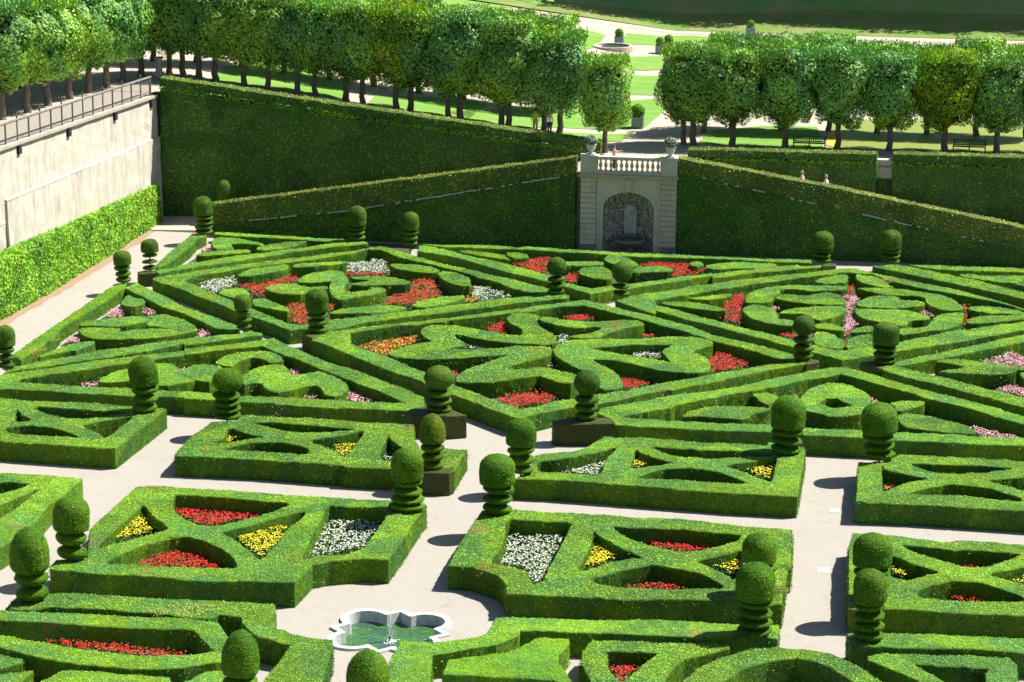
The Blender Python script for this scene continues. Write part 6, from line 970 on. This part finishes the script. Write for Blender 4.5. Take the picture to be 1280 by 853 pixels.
# rusticated courses
for side in (-1, 1):
    for j in range(13):
        z0 = .42 + j * .347; mb = MB(); e = .018 * rng.random()
        xa, xb = (hw - 1.0, hw) if side > 0 else (-hw, -hw + 1.0)
        c = .02; mb.hexa([(xa, -.12 - e, z0 + .02), (xb, -.12 - e, z0 + .02), (xb, .5, z0 + .02), (xa, .5, z0 + .02)], [(xa, -.12 - e, z0 + .325), (xb, -.12 - e, z0 + .325), (xb, .5, z0 + .325), (xa, .5, z0 + .325)])
        mb.build('stone_course', M['ashlar'] if side < 0 else M['pinkash'], root)
    mb = MB(); xa, xb = (hw - .97, hw - .03) if side > 0 else (-hw + .03, -hw + .97); mb.box(xa, xb, -.06, .48, .38, 4.95); mb.build('joint_core', M['cap'], root)
    mb = MB(); xa, xb = (hw - 1.03, hw + .03) if side > 0 else (-hw - .03, -hw + 1.03); mb.box(xa, xb, -.2, .5, 0, .40); mb.build('plinth_stone', M['basinst'], root)
# grotto: curved rubble shell
mb = MB(); nu, nv = 26, 22; g = []
for j in range(nv + 1):
    z = (spring + rise) * j / nv
    hwz = ahw if z <= spring else ahw * math.sqrt(max(0, 1 - ((z - spring) / rise) ** 2))
    for i in range(nu + 1):
        a = math.pi * i / nu
        g.append((hwz * 1.01 * math.cos(a) + rng.normal(0, .02), .35 + 1.15 * (hwz / ahw) * math.sin(a) + rng.normal(0, .06), z + rng.normal(0, .015)))
F = [(j * (nu + 1) + i, j * (nu + 1) + i + 1, (j + 1) * (nu + 1) + i + 1, (j + 1) * (nu + 1) + i) for j in range(nv) for i in range(nu)]
mb.add(g, F); mb.build('grotto_shell', M['rubdark'], root)
# rubble stones standing out of the shell
stone = None
for k in range(280):
    a = rng.uniform(.12, math.pi - .12); z = rng.uniform(.5, 3.8)
    hwz = ahw if z <= spring else ahw * math.sqrt(max(0.02, 1 - ((z - spring) / rise) ** 2))
    if stone is None:
        mb = MB(); q = []
        for zz, rr in ((-.5, .4), (-.25, .9), (.25, .95), (.5, .45)):
            for i in range(6): b = i * math.pi / 3; q.append((rr * math.cos(b) * .5 * rng.uniform(.8, 1.15), rr * math.sin(b) * .5 * rng.uniform(.8, 1.15), zz * .8))
        mb.add(q, [(j * 6 + i, j * 6 + (i + 1) % 6, j * 6 + 6 + (i + 1) % 6, j * 6 + 6 + i) for j in range(3) for i in range(6)] + [tuple(range(6))[::-1], tuple(range(18, 24))])
        o = stone = mb.build('rubble_stone', M['rubble'], root)
    else: o = stone.copy(); col.objects.link(o); o.parent = root
    o.location = (hwz * .97 * math.cos(a), .33 + 1.1 * (hwz / ahw) * math.sin(a) * .93, z); o.rotation_euler = tuple(rng.uniform(0, 6.28, 3)); s = rng.uniform(.12, .30); o.scale = (s, s, s * .8)
mb = MB(); mb.box(-.42, .42, 1.15, 1.5, 1.0, 2.6); mb.lathe([(.42, 0), (.40, .18), (.2, .34), (.02, .38)], (0, 1.42, 2.6), 16)
for k in range(5): mb.box(-.36 + k * .16, -.29 + k * .16, 1.09, 1.2, 1.05 + .03 * k, 2.5 - .05 * (k % 2))
for k in range(26):
    a_, b_ = rng.uniform(-.34, .34), rng.uniform(1.1, 2.8); mb.lathe([(.01, -.07), (.06, -.03), (.06, .03), (.01, .07)], (a_, 1.1, b_), 6)
mb.build('fountain_panel', M['inwall'], root)
mb = MB(); mb.box(-.5, .5, 1.05, 1.5, .8, 1.0); mb.build('panel_sill', M['basinst'], root)
# deck behind the parapet
mb = MB(); mb.box(-hw - .02, hw + .02, .5, 1.86, 4.6, 5.14); mb.build('deck_edge', M['cap'], root)
mb = MB(); mb.box(-hw - .1, hw + .1, -.34, .5, 4.97, 5.12); mb.box(-hw - .02, hw + .02, -.24, .48, 4.86, 4.97); mb.build('cornice', M['cap'], root)
mb = MB(); mb.box(-hw + .98, hw - .98, -.12, .26, 5.123, 5.38); mb.build('parapet_base', M['balst'], root)
for s in (-1, 1):
    mb = MB(); xa, xb = sorted((s * (hw - 1.1), s * (hw + .02))); mb.box(xa, xb, -.2, .42, 5.121, 6.22); mb.build('parapet_pier', M['balst'], root)
    mb = MB(); mb.box(xa - .05, xb + .05, -.26, .48, 6.222, 6.36); mb.build('pier_cap', M['balst'], root)
mb = MB(); mb.box(-hw + 1.06, hw - 1.06, -.16, .30, 6.10, 6.30); mb.build('handrail', M['balst'], root)
bal = None
nb = 12
for k in range(nb):
    xx = -hw + 1.1 + (2 * hw - 2.2) * (k + .5) / nb
    if bal is None:
        mb = MB(); mb.lathe([(.10, 0), (.10, .05), (.06, .08), (.05, .12), (.10, .22), (.125, .32), (.09, .45), (.05, .56), (.05, .60), (.09, .64), (.10, .72)], n=12)
        o = bal = mb.build('baluster', M['balst'], root, smooth=True)
    else: o = bal.copy(); col.objects.link(o); o.parent = root
    o.location = (xx, .07, 5.38)
# basin in the niche
root = empty('stone_basin', (cxn + .12, NY + .15, 0)); tagk(root, 'dark round stone basin on a foot standing in front of the grotto', 'basin')
mb = MB(); mb.lathe([(.35, 0), (.30, .12), (.16, .2), (.14, .36), (.30, .42)], n=20); mb.build('foot', M['basinst'], root, smooth=True)
mb = MB(); mb.lathe([(.25, .40), (.70, .50), (1.0, .66), (1.07, .78), (1.07, .86), (.98, .86), (.93, .78), (.5, .72), (.01, .71)], n=28); mb.build('bowl', M['basinst'], root, smooth=True)
mb = MB(); mb.lathe([(.01, .785), (.9, .785), (.9, .79), (.01, .79)], n=24); mb.build('water', M['poolwater'], root)
# urns
def urn(x, label):
    root = empty('flower_urn', (x, NY + .1, 6.361)); tagk(root, label, 'urn', 'stone urns on the balustrade piers')
    mb = MB(); mb.box(-.27, .27, -.27, .27, 0, .09); mb.lathe([(.22, .09), (.13, .15), (.12, .2), (.22, .28), (.28, .42), (.31, .58), (.36, .66), (.36, .70), (.28, .70), (.02, .68)], n=16); mb.build('vase', M['rim'], root)
    mb = MB(); g = []
    t = np.linspace(0, math.pi, 9)
    prof = [(max(.01, .40 * math.sin(a)), .95 - .32 * math.cos(a)) for a in t]
    solid(mb, prof, 0, 0, 0, n=14, dens=260, ls=.09, wob=.08); mb.leaves(np.array([[(.4 * math.cos(a) * math.cos(e), .4 * math.sin(a) * math.cos(e), .95 + .34 * math.sin(e)), (.4 * math.cos(a + .3) * math.cos(e), .4 * math.sin(a + .3) * math.cos(e), .95 + .34 * math.sin(e)), (.4 * math.cos(a) * math.cos(e + .3), .4 * math.sin(a) * math.cos(e + .3), .95 + .34 * math.sin(e + .3))] for a in np.arange(0, 6.2, .3) for e in np.arange(-1.2, 1.2, .3)]), 420, .085, 2, out=.05, quad=True)
    mb.build('flowers', [M['yewhull'], M['stem'], M['urnflower']], root)
urn(cxn - hw + .62, 'stone urn of grey lilac flowers on the left balustrade pier')
urn(cxn + hw - .48, 'stone urn of grey lilac flowers on the right balustrade pier')

# ---------------------------------------------------------------- lime trees
def tree_mesh(seed, wx_, wy_, h, hb, lm, nleaf=12500):
    mb = MB(); r_ = np.random.default_rng(seed)
    # superellipsoid crown, lumpy
    n = nleaf; u = r_.normal(0, 1, (n, 3)); u /= np.linalg.norm(u, axis=1)[:, None]
    e = 2.7; k = (np.abs(u[:, 0]) ** e + np.abs(u[:, 1]) ** e + np.abs(u[:, 2]) ** e) ** (-1 / e)
    s = k[:, None] * u
    ph = r_.uniform(0, 6.28, 6)
    lump = 1 + .15 * np.sin(s[:, 0] * 4 + ph[0]) * np.sin(s[:, 2] * 5 + ph[1]) + .08 * np.sin(s[:, 1] * 6 + ph[2] + s[:, 2] * 4) + .05 * np.sin(s[:, 2] * 11 + s[:, 0] * 9 + ph[3])
    depth = 1.07 - .36 * r_.random(n) ** 1.7
    c = s * (lump * depth)[:, None] * np.array([wx_ / 2, wy_ / 2, h / 2])
    low = np.clip(-s[:, 2], 0, 1); c[:, 0] *= 1 - .20 * low ** 2; c[:, 1] *= 1 - .20 * low ** 2
    c[:, 2] += hb + h / 2 + .25 * (s[:, 2] > .8) * r_.random(n) ** 2 * 1.6
    nn = s + r_.normal(0, .27, (n, 3)); nn /= np.linalg.norm(nn, axis=1)[:, None]
    rr = r_.normal(0, 1, (n, 3)); a = np.cross(nn, rr); a /= np.linalg.norm(a, axis=1)[:, None]; b = np.cross(nn, a)
    sz = .155 * (.6 + .8 * r_.random(n))[:, None]
    mb.leafat(c, a * sz, b * sz * .8, 1, True)
    # upright shoots on the top
    m_ = 420; X = r_.uniform(-.47, .47, (m_, 2)); base = np.c_[X[:, 0] * wx_, X[:, 1] * wy_, np.full(m_, hb + h * .985)]
    for t in range(5):
        cc = base + np.c_[r_.normal(0, .05, (m_, 2)), t * .12 * r_.uniform(.6, 1.3, m_)]
        up = np.c_[r_.normal(0, .35, (m_, 2)), np.ones(m_)] * .16; sd = np.cross(up, r_.normal(0, 1, (m_, 3))); sd /= np.linalg.norm(sd, axis=1)[:, None]
        mb.leafat(cc, up, sd * .10, 1, True)
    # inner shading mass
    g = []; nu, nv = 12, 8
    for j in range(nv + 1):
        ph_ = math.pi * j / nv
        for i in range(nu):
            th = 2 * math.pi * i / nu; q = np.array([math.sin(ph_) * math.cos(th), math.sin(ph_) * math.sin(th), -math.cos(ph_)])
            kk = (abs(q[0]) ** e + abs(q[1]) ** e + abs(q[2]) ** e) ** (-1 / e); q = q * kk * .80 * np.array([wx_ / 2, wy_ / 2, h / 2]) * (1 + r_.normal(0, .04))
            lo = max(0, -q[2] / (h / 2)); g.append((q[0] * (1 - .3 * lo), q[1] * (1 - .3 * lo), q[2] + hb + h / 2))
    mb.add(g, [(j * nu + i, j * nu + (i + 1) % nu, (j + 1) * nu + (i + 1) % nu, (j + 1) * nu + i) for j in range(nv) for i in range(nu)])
    return mb
def trunk_mesh(seed, hb):
    r_ = random.Random(seed); mb = MB()
    lean = [(0, 0, -.1)] + [(r_.uniform(-.05, .05), r_.uniform(-.05, .05), z) for z in (.15, .6, 1.1, 1.7, hb + .6)]
    mb.tube(lean, [.30, .23, .20, .19, .18, .15], 10)
    t = lean[-2]
    for k in range(5):
        a = k * 1.26 + r_.uniform(-.3, .3); d_ = (math.cos(a), math.sin(a))
        mb.tube([(t[0], t[1], hb - .25), (d_[0] * .5, d_[1] * .5, hb + .45), (d_[0] * 1.05, d_[1] * 1.05, hb + 1.5), (d_[0] * 1.2, d_[1] * 1.2, hb + 2.8)], [.10, .08, .05, .02], 6)
    return mb
crown_p = []; trunk_p = []
def tree(x, y, z, label, group, var, s=1.0, rz=None, sx=1.0):
    root = empty('lime_tree', (x, y, z), rz if rz is not None else rng.choice([0, 1.5708, 3.1416, 4.712]) + rng.normal(0, .05))
    root.scale = (s * sx * rng.uniform(.95, 1.07), s * sx * rng.uniform(.95, 1.07), s * rng.uniform(.96, 1.03)); tagk(root, label, 'tree', group)
    if var >= len(crown_p) or crown_p[var] is None: return
    for pr in (trunk_p[var % len(trunk_p)], crown_p[var]):
        o = pr.copy() if pr.parent else pr
        if o is not pr: col.objects.link(o)
        o.parent = root
    return root
HB = 1.85
for sd, lm in ((1, 'lime'), (2, 'lime'), (3, 'lime'), (4, 'limeyellow'), (5, 'lime')):
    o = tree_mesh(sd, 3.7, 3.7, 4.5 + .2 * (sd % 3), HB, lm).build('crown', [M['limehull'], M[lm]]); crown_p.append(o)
for sd in (1, 2, 3):
    o = trunk_mesh(sd, HB).build('trunk', M['bark']); trunk_p.append(o)
ordn = ['first', 'second', 'third', 'fourth', 'fifth', 'sixth', 'seventh', 'eighth', 'ninth', 'tenth', 'eleventh', 'twelfth', 'thirteenth', 'fourteenth', 'fifteenth', 'sixteenth', 'seventeenth', 'eighteenth', 'nineteenth', 'twentieth', 'twenty-first']
TL = TREES['L']
for i, (x, y, z) in enumerate(TL):
    tree(x, y, z, 'bright clipped lime tree behind the railing, %s from the left edge' % ordn[i], 'lime trees along the wall walk', [0, 1, 2, 4, 0, 2, 1, 4][i], 1.08)
for i in range(7):
    x, y = -61.2 + rng.normal(0, .15), 146 + i * 4.6
    tree(x, y, terr(x, y), 'clipped lime tree of the second row beyond the wall walk, %s from the left' % ordn[i], 'second row of limes beyond the wall walk', [1, 4, 0, 2, 1, 0, 2][i], 1.08)
TCn = TREES['C']
for i, (x, y, z) in enumerate(TCn):
    last = i == len(TCn) - 1
    v = 3 if i == 10 else [0, 1, 2, 4][(i * 5) % 4]
    lab = 'lone outer lime tree with a full trunk beside the balustrade' if last else ('yellowing clipped lime tree behind the tallest hedge' if i == 10 else 'clipped lime tree behind the tallest hedge, trunk %s from the left' % ordn[i])
    tree(x, y, z, lab, 'lime trees behind the tallest hedge', v, .97 if last else rng.uniform(.98, 1.06), sx=.88 if last else 1.02)
x = -59.5; i = 0
while x < -24.2:
    yy = 184.0 + rng.normal(0, .2); tree(x, yy, terr(x, yy), 'clipped lime tree in the back row beyond the tallest hedge, %s from the left' % ordn[i], 'back row of limes beyond the tallest hedge', [2, 0, 4, 1][i % 4], rng.uniform(.98, 1.06)); x += 3.35; i += 1
for i, (x, y, z) in enumerate(TREES['R']):
    v = 3 if i == 6 else [1, 4, 0, 2][i % 4]
    tree(x, y, z, 'yellow tipped clipped lime tree above the far right hedge' if i == 6 else 'clipped lime tree right of the main walk, trunk %s from the walk' % ordn[i], 'front row of limes right of the main walk', v, rng.uniform(.97, 1.03), sx=.93 if i < 1 else 1.06)
for i in range(8):
    x = -16.2 + i * 3.45; yy = 182.5 + rng.normal(0, .2)
    if i == 0: yy = 180.5; x = -14.6
    tree(x, yy, terr(x, yy), 'clipped lime tree in the back row right of the main walk, %s from the walk' % ordn[i], 'back row of limes right of the main walk', [0, 2, 1, 4][i % 4], rng.uniform(.90, .98))
# wood on top of the bank: its shade falls on the bank
for i in range(17):
    x = -27 + i * 5.2 + rng.normal(0, .5); yy = 250.5 + rng.normal(0, .6)
    tree(x, yy, zb(x, yy), 'large tree of the wood on the crest of the far bank, %s from the left' % ordn[i], 'wood on the far bank', [0, 1, 2, 4][i % 4], 2.5 + rng.uniform(-.2, .3))

# ---------------------------------------------------------------- far garden furniture
tub = None
def planter(x, y, z, label, s=1.0, ball=1.0):
    root = empty('planter', (x, y, z)); tagk(root, label, 'planter', 'square tubs with clipped balls')
    mb = MB(); a = .36 * s; mb.box(-a, a, -a, a, .05, .80 * s)
    for sx in (-1, 1):
        for sy in (-1, 1): mb.box(sx * a - .04, sx * a + .04, sy * a - .04, sy * a + .04, 0, .88 * s)
    mb.build('tub', M['tub'], root)
    mb = MB(); r = .40 * s * ball; t = np.linspace(0, math.pi, 9)
    solid(mb, [(max(.02, r * math.sin(q)), .8 * s + r * .8 - r * math.cos(q)) for q in t], 0, 0, 0, n=14, dens=180, ls=.08, wob=.04); mb.build('clipped_ball', [M['yewhull'], M['boxfresh'] if ball > 1.05 else M['box']], root)
P_ = SITE['planters']
for p, l, s, b in ((P_[0], 'tub with a clipped ball behind the round pool', .95, 1.0), (P_[1], 'left tub of the two with clipped balls right of the round pool', .95, 1.0), (P_[2], 'right tub of the two with clipped balls right of the round pool', .95, 1.0),
                (P_[3], 'near tub with a larger clipped ball beside the main walk', 1.05, 1.2), (P_[4], 'distant tub with a clipped plant beside the far path', 1.0, .9)): planter(*p, l, s, b)
x, y, z = SITE['pool']
root = empty('round_pool', (x, y, z)); tagk(root, 'small round stone pool at the end of the main walk', 'pool')
mb = MB(); mb.lathe([(1.75, -.2), (1.75, .28), (1.45, .28), (1.45, -.1), (1.4, -.2)], n=32); mb.build('rim', M['cap'], root)
mb = MB(); mb.lathe([(.01, .10), (1.46, .10), (1.46, .12), (.01, .12)], n=28); mb.build('water', M['poolwater'], root)
x, y, z = SITE['pedestal']
root = empty('stone_pedestal', (x, y, z)); tagk(root, 'pale stone pedestal with a vase head beyond the end of the railing', 'pedestal')
mb = MB(); mb.box(-.32, .32, -.32, .32, 0, .25); mb.box(-.2, .2, -.2, .2, .25, .75); mb.build('base', M['rim'], root)
mb = MB(); mb.lathe([(.2, .75), (.14, .82), (.17, 1.05), (.26, 1.2), (.36, 1.28), (.38, 1.34), (.3, 1.36), (.02, 1.34)], n=14); mb.build('vase', M['rim'], root)
sheet('pond', SITE['pond'], lambda x, y: 5.17 + .035, M['algae'], 3, kind='structure')
sheet('pond_edge', SITE['pondedge'], lambda x, y: 5.17 + .045, plain('dry_reed_edge', (.55, .40, .06), .9), 3, kind='structure')
def bench(x, y, z, w_, label):
    root = empty('garden_bench', (x, y, z)); tagk(root, label, 'bench', 'dark green garden benches')
    for sx in (-1, 0, 1):
        for yy, hh in ((-.02, .98), (.46, .45)):
            mb = MB(); mb.box(sx * w_ / 2 - .035, sx * w_ / 2 + .035, yy - .035, yy + .035, 0, hh); mb.build('leg', M['bench'], root)
    for j, yy in enumerate((.04, .16, .28, .40)):
        mb = MB(); mb.box(-w_ / 2, w_ / 2, yy, yy + .09, .452, .485); mb.build('seat_slat', M['bench'], root)
    for z_ in (.60, .93):
        mb = MB(); mb.box(-w_ / 2 - .03, w_ / 2 + .03, -.06, .02, z_, z_ + .07); mb.build('back_rail', M['bench'], root)
    first = None; k = 15
    for i in range(k):
        if first is None: mb = MB(); mb.box(-.022, .022, -.045, .005, .67, .93); o = first = mb.build('back_slat', M['bench'], root)
        else: o = first.copy(); col.objects.link(o); o.parent = root
        o.location = (-w_ / 2 + w_ * (i + .5) / k, 0, 0)
    for sx in (-1, 1):
        mb = MB(); mb.box(sx * w_ / 2 - .04, sx * w_ / 2 + .04, -.05, .5, .66, .71); mb.build('armrest', M['bench'], root)
for (x, y, z), l in zip(SITE['benches'], ('dark green slatted bench nearer the main walk, back to the hedge', 'dark green slatted bench at the far right between two trunks')):
    bench(x, y - .4, z, 2.15, l)
slab0 = None
for (x, y), l in zip(SITE['slabs'], ('pale stone slab set in the right path at the crossing', 'pale stone slab set in the middle of the right path')):
    if slab0 is None:
        mb = MB(); mb.hexa([(-.21, -.33, 0), (.23, -.35, 0), (.22, .34, 0), (-.22, .32, 0)], [(-.21, -.33, .012), (.23, -.35, .012), (.22, .34, .012), (-.22, .32, .012)]); o = slab0 = mb.build('stone_slab', plain('pale_slab', (.36, .46, .45), .6, .25, 8), loc=(x, y, 0))
    else: o = slab0.copy(); col.objects.link(o); o.location = (x, y, 0); o.scale = (1.2, 1.1, 1)
    tagk(o, l, 'slab', 'stone slabs in the right path')

# ---------------------------------------------------------------- quatrefoil fountain
fx, fy = SITE['fount']
root = empty('quatrefoil_fountain', (fx, fy, 0)); tagk(root, 'white rimmed quatrefoil fountain pool with a single jet in the gravel court', 'fountain')
IN = quatre(0)[::2]; OUT = quatre(.25)[::2]; n = len(IN)
per = 0
def seg(i, j):
    mb = MB(); idx = [q % n for q in range(i, j + 1)]
    V = [(*IN[q], .10) for q in idx] + [(*OUT[q], .10) for q in idx] + [(*IN[q], .0) for q in idx] + [(*OUT[q], -.02) for q in idx]; k = len(idx)
    F = [(a, a + 1, k + a + 1, k + a) for a in range(k - 1)] + [(k + a, k + a + 1, 3 * k + a + 1, 3 * k + a) for a in range(k - 1)] + [(a + 1, a, 2 * k + a, 2 * k + a + 1) for a in range(k - 1)] + [(0, k, 3 * k, 2 * k), (k - 1, 3 * k - 1, 4 * k - 1, 2 * k - 1)]
    V = np.array(V); cc_ = V.mean(0); V[:, :2] += (cc_[:2] - V[:, :2]) * .018; V[:2 * k, 2] += rng.uniform(-.008, .008)
    mb.add(V, F); mb.build('rim_stone', M['rim'], root)
m_ = n // 4
for q in range(4):
    s0 = q * m_
    cuts = [0, 4, 8, 12, 15, 18, 22, 26, m_]
    for a, b in zip(cuts[:-1], cuts[1:]):
        if b > a: seg(s0 + a, s0 + b)
mb = MB(); V = [(*p, .002) for p in IN] + [(p[0] * .985, p[1] * .985, -.75) for p in IN]
mb.add(V, [(i, (i + 1) % n, n + (i + 1) % n, n + i) for i in range(n)]); mb.build('pool_wall', M['inwall'], root)
mb = MB(); vs, fs = region([(p[0] * .99, p[1] * .99) for p in IN], [], .4, 0, .15)
mb.add([(x, y, -.36 + .006 * math.sin(14 * math.hypot(x, y)) / (1 + math.hypot(x, y))) for x, y in vs], fs); mb.build('water', M['water'], root, smooth=True)
mb = MB(); mb.tube([(0, 0, -.6), (0, 0, -.16)], .035, 8); mb.build('nozzle', M['dark'], root)
mb = MB(); zt_ = .72
mb.tube([(0, 0, -.18), (0, 0, .1), (.01, 0, .5), (0, 0, zt_)], [.02, .022, .028, .035], 8)
for k in range(150):
    a = rng.uniform(0, 6.28); z = rng.uniform(-.32, zt_ + .06); r = abs(rng.normal(0, .05 + .05 * (zt_ - z))); s = rng.uniform(.008, .022)
    mb.lathe([(.002, -s), (s, 0), (.002, s)], (r * math.cos(a) * (1.2 - .8 * z), r * math.sin(a), z), 6)
mb.build('water_jet', M['jet'], root)
mb = MB()
for k in range(70):
    a = rng.uniform(0, 6.28); r = abs(rng.normal(0, .16)); s = rng.uniform(.015, .04)
    mb.lathe([(s, 0), (s * .6, s * .5), (.002, s * .7)], (r * math.cos(a), r * math.sin(a), -.355), 6)
mb.build('foam', M['foam'], root)
mb = MB()
for k in range(110):
    a = rng.uniform(1.2, 4.4) if k % 3 else rng.uniform(0, 1.4); r = rng.uniform(.95, 2.2); s = rng.uniform(.02, .07); x, y = r * math.cos(a), r * math.sin(a)
    if inside([(p[0] * .93, p[1] * .93) for p in IN], (x, y)):
        mb.add([(x + s * math.cos(b + rng.uniform(-.2, .2)), y + s * math.sin(b) * .8, -.348 + .0002 * k) for b in np.arange(0, 6.2, 1.05)], [tuple(range(6))])
tagk(mb.build('pond_weed', plain('pond_weed', (.10, .26, .03), .6, .5, 3), root), kind='stuff')
# gravel court cut: hide ground under the pool by lowering it
GROUNDCUT = (fx, fy)

# ---------------------------------------------------------------- people
def person(x, y, z, hgt, rz, label, shirt, legs, hair, pose='stand', skirt=False):
    root = empty('person', (x, y, z), rz); tagk(root, label, 'person'); s = hgt / 1.72; root.scale = (s, s, s)
    V = []; E = []; Rr = []
    def add(p, r, par=None):
        V.append(p); Rr.append(r)
        if par is not None: E.append((par, len(V) - 1))
        return len(V) - 1
    pel = add((0, 0, .95), .13); wa = add((0, 0, 1.10), .115, pel); ch = add((0, .01, 1.30), .135, wa); nk = add((0, 0, 1.46), .055, ch)
    hd = add((0, .01, 1.56), .075, nk); hd2 = add((0, .015, 1.65), .085, hd)
    nose = add((0, .10, 1.58), .018, hd)
    st = .16 if pose == 'walk' else .0
    for sgn in (-1, 1):
        hp = add((.09 * sgn, 0, .90), .095, pel); kn = add((.10 * sgn, st * sgn * .6 + .02, .50), .06, hp); an = add((.10 * sgn, st * sgn, .09), .04, kn); add((.11 * sgn, st * sgn + .15, .03), .035, an)
        sh = add((.18 * sgn, 0, 1.40), .055, ch)
        if pose == 'reach' and sgn > 0: el = add((.25, .22, 1.28), .04, sh); wr = add((.20, .45, 1.36), .028, el); d_ = (0, 1, .1)
        elif pose == 'reach': el = add((-.24, .15, 1.22), .04, sh); wr = add((-.08, .38, 1.30), .028, el); d_ = (.2, 1, .1)
        else: el = add((.25 * sgn, -.03 + st * -sgn, 1.12), .04, sh); wr = add((.26 * sgn, .06 - st * sgn, .90), .028, el); d_ = (0, .25, -1)
        w0 = V[wr]; D = Vector(d_).normalized(); pm = add(tuple(Vector(w0) + D * .07), .03, wr)
        side = D.cross(Vector((1, 0, 0))); side = side.normalized()
        for f_ in range(4):
            b0 = Vector(V[pm]) + side * (.012 * (f_ - 1.5)) ; k1 = add(tuple(b0 + D * .04), .009, pm); add(tuple(b0 + D * (.075 + .008 * (f_ in (1, 2))) + side.cross(D) * .015), .008, k1)
        t1 = add(tuple(Vector(V[pm]) - D * .02 + side * .035), .010, pm); add(tuple(Vector(V[t1]) + D * .03 + side * .015), .009, t1)
    def skin(idx, name, mtl, grow, parent):
        mp = {i: k for k, i in enumerate(idx)}; me = bpy.data.meshes.new(name)
        me.from_pydata([V[i] for i in idx], [(mp[a], mp[b]) for a, b in E if a in mp and b in mp], [])
        o = link(name, me, parent); me.materials.append(mtl)
        md = o.modifiers.new('skin', 'SKIN')
        for k, i in enumerate(idx):
            sv = me.skin_vertices[0].data[k]; sv.radius = (Rr[i] + grow, (Rr[i] + grow) * (.8 if i in (pel, wa, ch) else 1)); sv.use_root = (k == 0)
        su = o.modifiers.new('sub', 'SUBSURF'); su.levels = 1; su.render_levels = 1
        return o
    body = skin(list(range(len(V))), 'body', M['skin'], 0, root)
    arm = [i for i in range(len(V)) if (V[i][2] > .93 and V[i][2] < 1.45 and Rr[i] >= .039 and i != nk)]
    skin(arm, 'shirt', M[shirt], .018, root)
    lg = [pel] + [i for i in range(len(V)) if V[i][2] < .92 and Rr[i] >= .04 and i != pel and abs(V[i][0]) < .16]
    skin(lg, 'trousers', M[legs], .018, root)
    mb = MB(); mb.lathe([(.06, 1.56), (.10, 1.62), (.105, 1.68), (.08, 1.74), (.02, 1.76)], (0, -.015, 0), 12); mb.build('hair', M[hair], root, smooth=True)
PP = SITE['persons']
person(PP[0][0], 164.75, 5.15, 1.68, R(-70), 'woman in dark trousers reaching forward behind the balustrade', 'c_pinkc', 'c_blackc', 'hairb', 'reach')
person(PP[1][0], 166.0, PP[1][2] - 1.70, 1.70, R(-95), 'person in a pale pink shirt walking down the right ramp', 'c_pinkc', 'c_beige', 'hair', 'walk')
person(PP[2][0], 166.0, PP[2][2] - 1.68, 1.68, R(-95), 'person in a white shirt walking ahead on the right ramp', 'c_whitec', 'c_beige', 'hair', 'walk')
person(PP[3][0], PP[3][1], PP[3][2], 1.72, R(10), 'person in a lime green shirt standing under the trees', 'c_lime', 'c_beige', 'hairb')
person(PP[4][0], PP[4][1], PP[4][2], 1.70, R(160), 'person in pale clothes half hidden beside a tree trunk', 'c_whitec', 'c_navy', 'hair')
print('objects', len(bpy.data.objects), 'tris', sum(len(m_.loops) - 2 * len(m_.polygons) for m_ in bpy.data.meshes))
